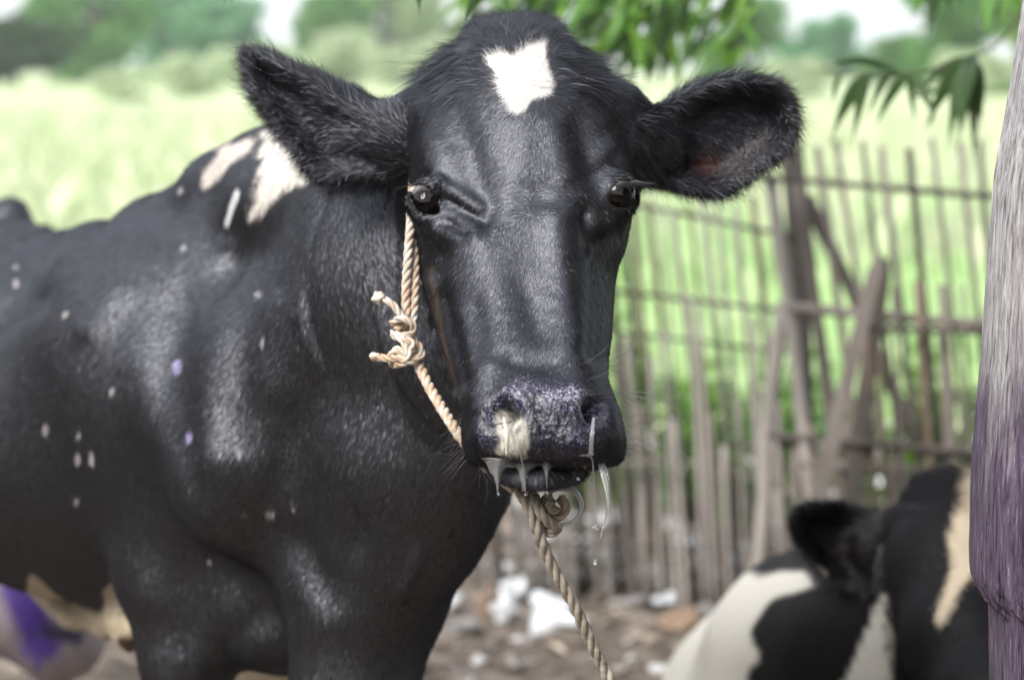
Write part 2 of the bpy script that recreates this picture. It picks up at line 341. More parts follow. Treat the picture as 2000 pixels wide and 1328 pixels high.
# ------------------------------------------------------------------ litter on the ground
def scrap(px, py, wpx, hpx, m, label, seed, name='litter_scrap', cat='litter', group='litter on the ground by the fence'):
    D = DG(py+hpx*.5, 0); D = max(D, 3.0); c = P(px, py, D); mb = MB()
    mb.blob(c, [wpx*K*D*.42, wpx*K*D*.3, hpx*K*D*.42], seed, 18, 12, .75); return tag(mb.build(name, M[m]), label, cat, group, )
lit = [(1008, 1150, 70, 44, 'plastic', 'white crumpled scrap on the ground left of the hanging rope, nearest the fence foot'),
       (1090, 1200, 100, 74, 'plastic', 'largest white crumpled scrap, on the ground just left of the hanging rope'),
       (990, 1195, 50, 60, 'plastic', 'pale scrap left of the largest white one'),
       (872, 1180, 60, 40, 'plastic', 'white scrap next to the chest of the standing cow'),
       (850, 1222, 36, 34, 'plastic', 'small white scrap touching the leg of the standing cow, lowest of the white ones'),
       (1175, 1010, 70, 40, 'plastic', 'pale scrap behind the pickets right of the hanging rope'),
       (1190, 1090, 46, 40, 'plastic', 'pale round scrap by the fence foot, right of the falling drop'),
       (1070, 1060, 60, 30, 'plastic', 'pale scrap behind the pickets left of the hanging rope'),
       (1410, 1130, 44, 40, 'plastic', 'round white scrap at the fence foot left of the thick pale pole'),
       (1300, 1170, 46, 30, 'plastic', 'small pale scrap midway along the fence foot'),
       (1440, 1090, 30, 60, 'plastic', 'tall thin white scrap by the thick pale pole'),
       (1350, 1060, 40, 40, 'plastic', 'dull white scrap behind the middle pickets'),
       (1000, 1035, 26, 22, 'orange', 'small orange scrap behind the rope knot'),
       (950, 1180, 26, 60, 'orange', 'brownish orange scrap among the white litter left of the rope'),
       (1265, 975, 22, 20, 'orange', 'small orange scrap between pickets right of the muzzle'),
       (1330, 1215, 90, 34, 'orange', 'long pale brown chip on the dirt left of the lying cow'),
       (905, 1225, 60, 30, 'stone', 'grey stone on the dirt below the white scraps'),
       (1230, 1180, 60, 26, 'stone', 'grey stone at the fence foot right of the hanging rope'),
       (1385, 1190, 60, 24, 'stone', 'grey stone at the fence foot in front of the round white scrap')]
for i, (px, py, w, h, m_, lb) in enumerate(lit):
    scrap(px, py, w, h, m_, lb, 80+i, *(('stone', 'stone', 'stones on the ground by the fence') if m_ == 'stone' else ()))
mb = MB(); r_ = np.random.default_rng(5)
for i in range(2600):
    c = np.array([r_.uniform(-3.5, 3.0), r_.uniform(3.2, 6.9), .012]); a = r_.uniform(0, 3.14); l = r_.uniform(.015, .07); d = np.array([math.cos(a), math.sin(a), r_.uniform(-.1, .25)])*l; w = np.array([-math.sin(a), math.cos(a), .2])*r_.uniform(.003, .02)
    mb.add([c-d-w*.4, c-d*.2-w+[0, 0, .012], c+d*1.1, c-d*.1+w+[0, 0, .008]], [(0, 1, 2, 3)])
o_ = mb; mb = MB()
for i in range(900):
    c = np.array([r_.uniform(-1.2, 2.6), r_.uniform(4.9, 8.6), .0]); q = r_.uniform(.010, .045)*(.5 if c[1] < 5.8 else 1.3); mb.blob(c+[0, 0, q*.2], [q*r_.uniform(.6, 1.6), q, q*r_.uniform(.3, .9)], i, 7, 5, .75)
m, nt, b = mat('rubble'); gi = N(nt, 'ShaderNodeNewGeometry'); nt.links.new(ramp(nt, gi.outputs['Random Per Island'], [(0, (.10, .085, .078)), (.35, (.26, .23, .215)), (.7, (.46, .445, .43)), (.93, (.66, .67, .69))]), b.inputs['Base Color']); b.inputs['Roughness'].default_value = .8
tag(mb.build('rubble', m), 'pale rubble and chips strewn along the fence foot', 'rubble', kind='stuff'); mb = o_
M['straw'] = leafmat('straw', (.10, .075, .055), (.55, .47, .38), .1, .8)
tag(mb.build('straw', M['straw'], smooth=False), 'dry straw and chips strewn over the dirt', 'straw', kind='stuff')

# ------------------------------------------------------------------ implicit modelling of the animals
def axis(segs):
    out = []
    for a, b, h in segs:
        n = max(2, int(round((b-a)/h))); out.append(np.linspace(a, b, n, endpoint=False))
    out.append([segs[-1][1]]); return np.concatenate(out).astype(np.float32)
class Field:
    def __init__(s, ax, ay, az):
        s.a = (ax, ay, az); s.F = np.full((len(ax), len(ay), len(az)), .5, np.float32)
    def block(s, lo, hi):
        sl = tuple(slice(max(0, int(np.searchsorted(a, l))-1), int(np.searchsorted(a, h))+1) for a, l, h in zip(s.a, lo, hi))
        X, Y, Z = s.a[0][sl[0]][:, None, None], s.a[1][sl[1]][None, :, None], s.a[2][sl[2]][None, None, :]
        return sl, X, Y, Z
    def smin(s, sl, f, k):
        A = s.F[sl]; h = np.clip(.5+.5*(A-f)/k, 0, 1); s.F[sl] = A*(1-h)+f*h-k*h*(1-h)
    def smax(s, sl, f, k):
        A = s.F[sl]; h = np.clip(.5-.5*(A-f)/k, 0, 1); s.F[sl] = A*(1-h)+f*h+k*h*(1-h)
    def cap(s, a, b, ra, rb, k=.03, cut=False):
        a = np.asarray(a, float); b = np.asarray(b, float); m = max(ra, rb)+k+.02
        sl, X, Y, Z = s.block(np.minimum(a, b)-m, np.maximum(a, b)+m)
        d = b-a; L2 = d.dot(d)+1e-9
        t = np.clip(((X-a[0])*d[0]+(Y-a[1])*d[1]+(Z-a[2])*d[2])/L2, 0, 1).astype(np.float32)
        f = np.sqrt((X-a[0]-t*d[0])**2+(Y-a[1]-t*d[1])**2+(Z-a[2]-t*d[2])**2) - (ra+(rb-ra)*t)
        if cut: s.smax(sl, -f, k)
        else: s.smin(sl, f, k)
    def ell(s, c, r, k=.03, ax=None, cut=False):
        c = np.asarray(c, float); r = np.asarray(r, float); m = r.max()+k+.02
        sl, X, Y, Z = s.block(c-m, c+m); X = X-c[0]; Y = Y-c[1]; Z = Z-c[2]
        if ax is not None:
            ax = [np.asarray(v, float)/np.linalg.norm(v) for v in ax]
            X, Y, Z = [X*v[0]+Y*v[1]+Z*v[2] for v in ax]
        k0 = np.sqrt((X/r[0])**2+(Y/r[1])**2+(Z/r[2])**2)+1e-6; k1 = np.sqrt((X/r[0]**2)**2+(Y/r[1]**2)**2+(Z/r[2]**2)**2)+1e-6
        f = (k0*(k0-1)/k1).astype(np.float32)
        if cut: s.smax(sl, -f, k)
        else: s.smin(sl, f, k)
    def chain(s, pts, rads, k=.03):
        for i in range(len(pts)-1): s.cap(pts[i], pts[i+1], rads[i], rads[i+1], k)
    def surface(s):
        F = s.F; S = F < 0; c = np.zeros(tuple(n-1 for n in F.shape), np.uint8)
        for i in (0, 1):
            for j in (0, 1):
                for k in (0, 1):
                    c += S[i:F.shape[0]-1+i, j:F.shape[1]-1+j, k:F.shape[2]-1+k]
        act = (c > 0) & (c < 8); idx = np.argwhere(act); del c
        cid = np.full(act.shape, -1, np.int32); cid[act] = np.arange(len(idx))
        acc = np.zeros((len(idx), 3)); cnt = np.zeros(len(idx)); a = s.a
        corners = [(i, j, k) for i in (0, 1) for j in (0, 1) for k in (0, 1)]
        for p in corners:
            for ax_ in range(3):
                if p[ax_] == 0:
                    q = list(p); q[ax_] = 1
                    ip = idx+np.array(p); iq = idx+np.array(q)
                    fp = F[ip[:, 0], ip[:, 1], ip[:, 2]]; fq = F[iq[:, 0], iq[:, 1], iq[:, 2]]
                    m = (fp < 0) != (fq < 0); t = (fp[m]/(fp[m]-fq[m]))[:, None]
                    A = np.stack([a[d][ip[m, d]] for d in range(3)], 1); B = np.stack([a[d][iq[m, d]] for d in range(3)], 1)
                    acc[m] += A+(B-A)*t; cnt[m] += 1
        V = acc/cnt[:, None]; quads = []
        for ax_ in range(3):
            sl0 = [slice(None)]*3; sl1 = [slice(None)]*3; sl0[ax_] = slice(0, -1); sl1[ax_] = slice(1, None)
            X = S[tuple(sl0)] != S[tuple(sl1)]; e = np.argwhere(X); del X
            o1, o2 = [(1, 2), (2, 0), (0, 1)][ax_]
            ok = (e[:, o1] > 0) & (e[:, o2] > 0) & (e[:, o1] < act.shape[o1]) & (e[:, o2] < act.shape[o2]); e = e[ok]
            ins = S[e[:, 0], e[:, 1], e[:, 2]]; qs = []
            for d1, d2 in ((0, 0), (1, 0), (1, 1), (0, 1)):
                q = e.copy(); q[:, o1] -= d1; q[:, o2] -= d2; qs.append(cid[q[:, 0], q[:, 1], q[:, 2]])
            Q = np.stack(qs, 1); Q[~ins] = Q[~ins][:, ::-1]; quads.append(Q)
        Q = np.concatenate(quads); Q = Q[(Q >= 0).all(1)]
        return V, Q
def keep_biggest(V, Q):
    """drops loose crumbs so the animal is one continuous mesh"""
    lab = np.arange(len(V))
    for _ in range(400):
        m = lab[Q].min(1); new = lab.copy(); np.minimum.at(new, Q.ravel(), np.repeat(m, 4)); new = new[new]
        if (new == lab).all(): break
        lab = new
    u, c = np.unique(lab, return_counts=True); b = u[c.argmax()]; kv = lab == b
    mp = np.cumsum(kv)-1; Q = Q[kv[Q[:, 0]]]; return V[kv], mp[Q]
def vnormals(V, Q):
    n = np.cross(V[Q[:, 2]]-V[Q[:, 0]], V[Q[:, 3]]-V[Q[:, 1]]); A = np.zeros_like(V)
    for i in range(4): np.add.at(A, Q[:, i], n)
    return A/(np.linalg.norm(A, axis=1)[:, None]+1e-12)
def relax(V, Q, it=3, lam=.5, mask=None):
    E = np.concatenate([Q[:, [0, 1]], Q[:, [1, 2]], Q[:, [2, 3]], Q[:, [3, 0]]])
    deg = np.bincount(E.ravel(), minlength=len(V))[:, None]
    for i in range(it):
        for l in (lam, -lam*1.03):
            A = np.stack([np.bincount(E[:, 0], V[E[:, 1], d], len(V))+np.bincount(E[:, 1], V[E[:, 0], d], len(V)) for d in range(3)], 1)/deg
            dv = (A-V)*l
            V = V + (dv if mask is None else dv*mask[:, None])
    return V
class Poly2:
    """signed distance to a smooth closed outline in photograph pixels (negative inside)"""
    def __init__(s, pts, smooth=True, step=2.0, pad=60):
        p = np.asarray(pts, float)
        if smooth:
            q = np.vstack([p[-1], p, p[0], p[1]]); o = []
            for i in range(1, len(q)-2):
                for t in np.linspace(0, 1, 6, endpoint=False):
                    o.append(.5*((2*q[i])+(-q[i-1]+q[i+1])*t+(2*q[i-1]-5*q[i]+4*q[i+1]-q[i+2])*t*t+(-q[i-1]+3*q[i]-3*q[i+1]+q[i+2])*t**3))
            p = np.array(o)
        s.lo = p.min(0)-pad; n = np.ceil((p.max(0)+pad-s.lo)/step).astype(int)+1; s.step = step; s.n = n
        X, Y = np.meshgrid(s.lo[0]+np.arange(n[0])*step, s.lo[1]+np.arange(n[1])*step, indexing='ij')
        d = np.full(X.shape, 1e9); ins = np.zeros(X.shape, bool)
        for i in range(len(p)):
            a, b = p[i], p[(i+1) % len(p)]; e = b-a
            t = np.clip(((X-a[0])*e[0]+(Y-a[1])*e[1])/(e.dot(e)+1e-9), 0, 1)
            d = np.minimum(d, (X-a[0]-t*e[0])**2+(Y-a[1]-t*e[1])**2)
            if a[1] != b[1]: ins ^= ((a[1] > Y) != (b[1] > Y)) & (X < (b[0]-a[0])*(Y-a[1])/(b[1]-a[1])+a[0])
        s.g = np.where(ins, -1, 1)*np.sqrt(d); s.g = s.g.astype(np.float32)
    def __call__(s, px, py):
        u = np.clip((px-s.lo[0])/s.step, 0, s.n[0]-1.001); v = np.clip((py-s.lo[1])/s.step, 0, s.n[1]-1.001)
        i = u.astype(np.int32); j = v.astype(np.int32); u = u-i; v = v-j; g = s.g
        d = (g[i, j]*(1-u)+g[i+1, j]*u)*(1-v)+(g[i, j+1]*(1-u)+g[i+1, j+1]*u)*v
        out = np.maximum(np.maximum(s.lo[0]-px, px-(s.lo[0]+(s.n[0]-1)*s.step)), np.maximum(s.lo[1]-py, py-(s.lo[1]+(s.n[1]-1)*s.step)))
        return d+np.maximum(out, 0)
def stroke_w(px, py, pts, w):
    """soft brush weight along a polyline in photograph pixels"""
    p = np.asarray(pts, float); d = np.full(np.shape(px), 1e9)
    for a, b in zip(p[:-1], p[1:]) if len(p) > 1 else [(p[0], p[0]+[.01, 0])]:
        e = b-a; t = np.clip(((px-a[0])*e[0]+(py-a[1])*e[1])/(e.dot(e)+1e-9), 0, 1)
        d = np.minimum(d, (px-a[0]-t*e[0])**2+(py-a[1]-t*e[1])**2)
    return np.exp(-d/(w*w))

# ------------------------------------------------------------------ the standing cow
#       row  left  right front  back  n
HEAD = np.array([
 [44,  985, 1042, 2.352, 2.385, 2.0], [60,  928, 1086, 2.328, 2.42, 2.0], [100, 893, 1122, 2.29, 2.46, 2.1], [140, 868, 1150, 2.262, 2.49, 2.2],
 [180, 848, 1180, 2.242, 2.51, 2.4], [230, 824, 1212, 2.222, 2.52, 2.6], [300, 806, 1234, 2.202, 2.53, 2.7], [360, 801, 1238, 2.187, 2.53, 2.7],
 [420, 804, 1231, 2.170, 2.53, 2.8], [480, 814, 1221, 2.150, 2.51, 2.7], [520, 821, 1206, 2.137, 2.49, 2.6], [560, 830, 1199, 2.122, 2.46, 2.5],
 [600, 841, 1196, 2.106, 2.43, 2.5], [650, 857, 1193, 2.084, 2.39, 2.5], [700, 874, 1187, 2.060, 2.35, 2.5], [740, 890, 1182, 2.040, 2.31, 2.5],
 [780, 903, 1198, 2.018, 2.28, 2.6], [820, 907, 1209, 2.008, 2.25, 2.8], [860, 909, 1215, 2.004, 2.22, 2.9], [885, 916, 1212, 2.008, 2.20, 2.8],
 [900, 930, 1198, 2.018, 2.18, 2.6], [912, 955, 1165, 2.040, 2.16, 2.2], [918, 1010, 1110, 2.09, 2.13, 2.0]])
_r = np.arange(36., 926., 2.); _t = np.stack([np.interp(_r, HEAD[:, 0], HEAD[:, k]) for k in range(1, 6)], 1); _k = np.exp(-(np.arange(-14, 15)*2/13.)**2); _k /= _k.sum()
_p = np.pad(_t, ((14, 14), (0, 0)), mode='edge'); _g = np.stack([np.convolve(_p[:, k], _k, 'valid') for k in range(5)], 1)
_w = (sstep(50, 110, _r)*sstep(905, 860, _r))[:, None]; HEAD = np.hstack([_r[:, None], _t*(1-_w)+_g*_w])
EARL = Poly2([(487, 108), (520, 108), (570, 130), (615, 153), (640, 172), (680, 205), (740, 228), (800, 262), (815, 320), (790, 341), (745, 343), (700, 346), (645, 349), (606, 326), (578, 292), (548, 258), (515, 212), (495, 180), (489, 160)])
EARLB = Poly2([(600, 160), (655, 164), (700, 180), (742, 205), (790, 225), (800, 300), (720, 310), (650, 260)])
EARR = Poly2([(1225, 250), (1262, 232), (1300, 203), (1350, 172), (1400, 158), (1450, 153), (1500, 163), (1535, 188), (1547, 222), (1546, 262), (1522, 295), (1490, 320), (1450, 350), (1400, 376), (1345, 370), (1295, 356), (1250, 338), (1215, 320)])
EYEL = Poly2([(804, 367), (814, 361), (832, 363), (847, 375), (857, 391), (861, 409), (854, 417), (840, 418), (824, 413), (812, 401), (806, 384)], step=1, pad=40)
EYER = Poly2([(1189, 377), (1197, 363), (1212, 354), (1230, 355), (1243, 367), (1241, 388), (1226, 401), (1203, 404), (1190, 393)], step=1, pad=40)
EL = P(838, 393, 2.222); ER = P(1206, 380, 2.212); ERAD = .0205
ax = axis([(-1.75, -.34, .010), (-.34, -.30, .005), (-.30, .315, .0026), (.315, .40, .012)])
ay = axis([(1.92, 2.40, .0026), (2.40, 2.56, .006), (2.56, 4.95, .010)])
az = axis([(-.04, .98, .010), (.98, 1.035, .005), (1.035, 1.51, .0026), (1.51, 1.54, .01)])
f = Field(ax, ay, az)
# trunk: backbone, ribs, hips
f.chain([P(610, 318, 2.80), P(530, 332, 2.86), P(425, 374, 2.96), P(310, 458, 3.10), P(200, 504, 3.28), P(110, 535, 3.5), P(40, 520, 3.85), P(-20, 515, 4.25)],
        [.045, .045, .045, .045, .045, .05, .07, .08], .04)
e1 = np.array([-.47, .88, 0]); e2 = np.array([.88, .47, 0]); e3 = np.array([0, 0, 1.])
f.ell(P(140, 815, 3.36), (.53, .29, .27), .06, (e1, e2, e3))
f.ell(P(330, 770, 3.02), (.32, .20, .25), .06, (e1, e2, e3))
f.chain([P(300, 1190, 3.2), P(440, 1290, 3.2), P(540, 1330, 3.2)], [.05, .035, .03], .03)
f.ell(P(-30, 680, 4.10), (.30, .22, .22), .08, (e1, e2, e3))
f.cap(P(20, 418, 4.05), P(-5, 480, 4.1), .032, .08, .04); f.cap(P(88, 456, 4.2), P(55, 500, 4.2), .022, .07, .03)
f.cap(P(-120, 560, 4.3), P(-150, 640, 4.5), .10, .12, .08)
# chest, shoulders, neck
f.ell(P(600, 850, 2.94), (.235, .24, .275), .08)
f.cap(P(505, 390, 2.92), P(428, 740, 2.82), .07, .10, .06)
f.cap(P(428, 740, 2.82), P(480, 935, 2.665), .098, .092, .05)
f.ell(P(610, 870, 2.74), (.16, .12, .16), .07)
f.chain([P(900, 330, 2.50), P(780, 400, 2.60), P(570, 410, 2.80)], [.095, .105, .085], .06)
f.chain([P(940, 480, 2.50), P(820, 580, 2.58), P(660, 720, 2.70)], [.10, .13, .16], .07)
f.chain([P(985, 640, 2.42), P(930, 800, 2.50), P(885, 940, 2.54), P(825, 1040, 2.58), P(745, 1120, 2.64)], [.05, .05, .052, .06, .075], .05)
f.chain([P(860, 700, 2.52), P(800, 880, 2.58), P(740, 1000, 2.64)], [.09, .10, .11], .05)
# fore legs
def hoofleg(top, knee, fet, r, k=.04):
    f.chain([top, knee], [r[0], r[1]], k); f.cap(knee, knee+[0, -.012, 0], r[1]*1.12, r[1]*1.1, .02)
    f.chain([knee, fet], [r[2], r[3]], .02); f.cap(fet, fet+[0, 0, .01], r[3]*1.25, r[3]*1.25, .02)
    toe = fet+[0, -.05, 0]; toe[2] = .035; f.cap(fet, toe, r[3], r[3]*1.4, .02)
    f.ell(toe+[-.022, -.02, -.012], (.03, .055, .045), .006); f.ell(toe+[.022, -.02, -.012], (.03, .055, .045), .006)
f.cap(P(440, 960, 2.84), P(352, 1110, 2.86), .10, .082, .05)
k1 = P(366, 1328, 2.84); kz = k1.copy(); kz[2] = .42; fz = kz.copy(); fz[2] = .14
f.cap(P(352, 1110, 2.86), P(368, 1260, 2.85), .078, .056, .03); hoofleg(P(368, 1260, 2.85), kz, fz, [.055, .046, .036, .034])
f.cap(P(700, 1060, 2.70), P(702, 1180, 2.68), .10, .090, .08); k2 = P(690, 1328, 2.66); kz = k2.copy(); kz[2] = .42; fz = kz.copy(); fz[2] = .14
f.cap(P(702, 1180, 2.66), k2, .088, .074, .03); hoofleg(k2, kz, fz, [.072, .05, .036, .034])
f.ell(P(560, 1165, 2.84), (.11, .13, .095), .05)
# navel flap, udder, hind legs
f.chain([P(75, 1120, 3.62), P(150, 1190, 3.4), P(215, 1208, 3.2), P(275, 1222, 3.05)], [.03, .028, .026, .022], .02)
f.cap(P(236, 1150, 3.15), P(250, 1215, 3.1), .045, .02, .03); f.cap(P(250, 1225, 3.1), P(252, 1258, 3.1), .015, .013, .012)
f.ell(P(55, 1165, 3.85), (.055, .10, .10), .03); f.cap(P(78, 1210, 3.8), P(88, 1262, 3.8), .022, .013, .02)
hip = P(-110, 900, 4.15); st = P(60, 1160, 4.12); hk = P(120, 1330, 4.2); hk[2] = .50
f.chain([hip, st, P(118, 1245, 4.1)], [.19, .12, .078], .06); kz = P(100, 1328, 4.15); kz[2] = .46
fz = kz.copy(); fz[2] = .14; hoofleg(P(118, 1245, 4.1), kz, fz, [.076, .06, .042, .036])
kz = P(-150, 1300, 4.5); kz[2] = .46; fz = kz.copy(); fz[2] = .14; f.cap(P(-160, 950, 4.4), P(-150, 1200, 4.45), .18, .09, .05); hoofleg(P(-150, 1200, 4.45), kz, fz, [.085, .06, .042, .036])
tl = P(-190, 560, 4.5); f.chain([tl, tl+[-.03, .06, -.2], tl+[-.02, .07, -.6]], [.04, .025, .02], .03)
# head
lo = P(780, 960, 1.9); hi = P(1260, 20, 2.6); lo = np.array([-.19, 1.95, 1.02]); hi = np.array([.20, 2.62, 1.52])
sl, X, Y, Z = f.block(lo, hi); px, py, D = proj(X, Y, Z)
r0 = HEAD[:, 0]; q = lambda c: np.interp(py, r0, HEAD[:, c]).astype(np.float32)
Lx, Rx, Fr, Bk, nn = q(1), q(2), q(3), q(4), q(5); s_ = K*D
hw = (Rx-Lx)*.5*s_; xx = (px-(Rx+Lx)*.5)*s_; cd = Fr+.38*(Bk-Fr)
yy = D-cd+.13*xx; hd = np.where(yy < 0, cd-Fr, Bk-cd)
g_ = (np.abs(xx/hw)**nn+np.abs(yy/hd)**nn+1e-9)**(1/nn)
fh = (g_-1)*np.minimum(hw, hd)
fh = np.maximum(fh, np.maximum(44-py, py-918)*.0005).astype(np.float32)
f.smin(sl, fh, .03); del px, py, D, Lx, Rx, Fr, Bk, nn, hw, xx, yy, hd, g_, fh
f.ell(P(1052, 904, 2.105), (.050, .075, .0178), .004)                            # lower lip and chin
f.ell(P(1050, 880, 2.19), (.055, .08, .035), .02)
# ears: roots, then cupped leaves
f.cap(P(868, 235, 2.37), P(790, 268, 2.385), .050, .036, .03); f.cap(P(1190, 250, 2.33), P(1255, 285, 2.365), .050, .036, .03)
def ear(poly, base, lo_px, hi_px, Dc, slope, cup, th, k=.012, ridge=0):
    a = P(lo_px[0], lo_px[1], Dc); b = P(hi_px[0], hi_px[1], Dc)
    sl, X, Y, Z = f.block(np.minimum(a, b)-[.02, .09, .02], np.maximum(a, b)+[.02, .12, .02]); px, py, D = proj(X, Y, Z)
    d = poly(px, py); ds = d*K*D; t = np.clip(-d/55, 0, 1); t = t*t*(3-2*t)
    Dm = Dc+slope*(px-base)*K*2.3+cup*t+ridge*np.sin(px*.02+py*.013)*.0
    f.smin(sl, (np.sqrt(np.maximum(ds+th, 0)**2+np.maximum(np.abs(D-Dm)-0, 0)**2)-th+np.minimum(0, np.maximum(ds+th, np.abs(D-Dm)))).astype(np.float32)*.9, k)
ear(EARL, 800, (470, 90), (830, 360), 2.375, -.10, .022, .0085)
ear(EARLB, 800, (590, 150), (810, 310), 2.40, -.06, .0, .010, .02)
ear(EARR, 1240, (1200, 140), (1570, 395), 2.350, .12, .040, .0085)
f.cap(P(800, 265, 2.38), P(700, 275, 2.40), .034, .014, .03); f.cap(P(1245, 285, 2.365), P(1350, 280, 2.405), .034, .012, .03)
# eyes: lids and sockets
for e, poly, lid in ((EL, EYEL, .0236), (ER, EYER, .0230)):
    f.ell(e, (lid, lid, lid), .016)
    sl, X, Y, Z = f.block(e-.03, e+.03); px, py, D = proj(X, Y, Z)
    f.smax(sl, -np.maximum(poly(px, py)*K*D, D-(e[1]/CP+.05)*1.0 if False else D-2.235).astype(np.float32), .0025)
    f.ell(e, (ERAD+.0008,)*3, .002, cut=True)
V, Q = f.surface(); del f.F
V, Q = keep_biggest(V, Q)
px, py, D = proj(V[:, 0], V[:, 1], V[:, 2]); fine = (D < 2.44)
V = relax(V, Q, 4, .55); V = relax(V, Q, 16, .6, ((D < 2.42) & (px > 770) & (px < 1262) & (EYEL(px, py) > 14) & (EYER(px, py) > 14)).astype(float)); V = relax(V, Q, 10, .6, (~fine).astype(float))
nv = vnormals(V, Q); px, py, D = proj(V[:, 0], V[:, 1], V[:, 2])
view = V-np.array([0, 0, CAMZ]); view /= np.linalg.norm(view, axis=1)[:, None]; facing = np.clip(-(nv*view).sum(1)*1.6+.1, 0, 1)
ishead = (D < 2.42) & (px > 770) & (px < 1262)
# sculpting strokes (photograph pixels, width, height in metres)
HS = [([(900, 225), (925, 320), (950, 400)], 36, -.006), ([(845, 285), (855, 320)], 34, .006), ([(1015, 190), (1030, 330)], 50, .003), ([(1128, 240), (1150, 330)], 30, -.0045),
      ([(1192, 295)], 30, .005), ([(1085, 250), (1105, 340)], 30, .003), ([(1040, 385)], 32, -.004), ([(868, 384), (905, 404), (948, 428)], 15, -.0042), ([(858, 356), (900, 376), (935, 398)], 15, .004),
      ([(882, 436), (912, 452)], 13, -.005), ([(812, 432), (860, 446), (930, 462)], 15, .0035), ([(850, 492), (842, 520)], 26, -.009), ([(858, 580), (885, 680), (905, 740)], 24, -.008),
      ([(930, 480), (965, 560), (980, 660)], 50, .0035), ([(1085, 430), (1100, 540), (1115, 660)], 30, .005), ([(1025, 560), (1050, 640)], 26, -.003), ([(1185, 470), (1190, 560), (1185, 690)], 36, -.013), ([(1140, 415), (1150, 470)], 18, -.006), ([(1185, 430)], 16, .004),
      ([(935, 600), (945, 690)], 24, -.003), ([(950, 715), (930, 765)], 28, .006), ([(1005, 703), (1080, 708)], 20, -.0035), ([(1120, 715), (1160, 735)], 26, .005),
      ([(1000, 762), (1060, 775), (1125, 765)], 34, .0045), ([(985, 795), (1003, 806), (968, 815)], 14, -.012), ([(990, 800)], 12, -.016), ([(950, 805), (938, 845)], 20, .006),
      ([(1155, 792), (1170, 785), (1160, 812)], 15, -.012), ([(1155, 793)], 13, -.016), ([(1190, 800), (1200, 840)], 16, .004), ([(1045, 790), (1060, 830), (1080, 890)], 10, -.002),
      ([(950, 868), (1000, 880)], 24, .003), ([(1130, 868)], 26, .003), ([(905, 110), (930, 90)], 24, .004), ([(1080, 90), (1120, 130)], 24, .003),
      ([(852, 560), (870, 660), (905, 780)], 8, .003)]
BS = [([(342, 600), (342, 700), (352, 830), (372, 940)], 46, -.011), ([(292, 720), (284, 860), (276, 980), (262, 1080)], 26, .004), ([(425, 600), (418, 740), (425, 900)], 40, .010),
      ([(455, 1000), (520, 1030), (580, 1060)], 62, -.012), ([(440, 480), (400, 560)], 20, .006), ([(700, 380), (690, 560), (680, 640)], 60, -.015),
      ([(610, 620), (560, 740)], 60, .010), ([(735, 780), (745, 920)], 28, .008), ([(790, 840), (800, 960)], 24, -.010), ([(860, 960), (830, 1060), (790, 1150)], 14, .006), ([(700, 950), (700, 1060)], 22, -.008),
      ([(430, 1330), (445, 1240), (500, 1195), (560, 1195)], 20, -.014), ([(420, 1300), (430, 1230), (480, 1180), (540, 1180)], 12, .007), ([(610, 1230), (670, 1205)], 46, .002),
      ([(300, 1160), (340, 1190)], 34, .008), ([(570, 1060), (640, 1150)], 30, -.010), ([(540, 600), (520, 900)], 34, .006), ([(240, 560), (180, 640)], 30, .008), ([(50, 560), (-10, 590)], 48, -.055)]
h_ = np.zeros(len(V)); hm = ishead*facing
for pts, w, a in HS: h_ += 1.15*a*stroke_w(px, py, pts, w)*hm
bm_ = (~fine)*facing*(D > 2.5)*(px < 960)
for pts, w, a in BS: h_ += .85*a*stroke_w(px, py, pts, w)*bm_
mus = ishead & (py > 730)
h_ += .0002*vnoise(V*150, 5)*(ishead) + .004*vnoise(V*7, 6)*(~fine)
V = V+nv*h_[:, None]
V = relax(V, Q, 40, .6, (~fine).astype(float))
nv = vnormals(V, Q)
# colouring, decided by where a point of the hide lies
MARK = Poly2([(955, 120), (985, 112), (1000, 119), (1030, 101), (1058, 97), (1064, 128), (1070, 158), (1067, 184), (1042, 190), (1024, 214), (1004, 214), (985, 184), (975, 150)], step=2)
WA = Poly2([(600, 250), (625, 350), (575, 352), (542, 376), (516, 402), (489, 420), (499, 385), (512, 335), (519, 285), (520, 262), (560, 245)], step=3)
WB = Poly2([(443, 285), (520, 262), (490, 287), (462, 308), (430, 335), (400, 362), (414, 325), (430, 300)], step=2)
WC = Poly2([(462, 366), (470, 374), (458, 405), (446, 436), (440, 430), (450, 396)], step=1)
BELLY = Poly2([(60, 1118), (120, 1165), (195, 1190), (208, 1150), (236, 1118), (268, 1100), (330, 1150), (330, 1300), (100, 1300), (60, 1180)], step=3)
SPOTS = [(596, 642, 6, 11), (561, 650, 5, 7), (520, 665, 8, 12), (508, 570, 7, 6), (361, 482, 4, 7), (350, 712, 8, 13), (372, 850, 6, 11), (468, 880, 7, 11), (152, 892, 5, 11), (179, 893, 5, 12),
         (90, 835, 5, 11), (154, 845, 4, 7), (149, 976, 5, 7), (220, 760, 5, 6), (528, 1000, 9, 7), (573, 990, 4, 4), (408, 1093, 3, 3), (35, 520, 5, 4), (35, 552, 5, 8), (575, 622, 4, 5), (563, 682, 9, 6), (356, 367, 5, 6), (478, 1000, 3, 3), (132, 610, 5, 5)]
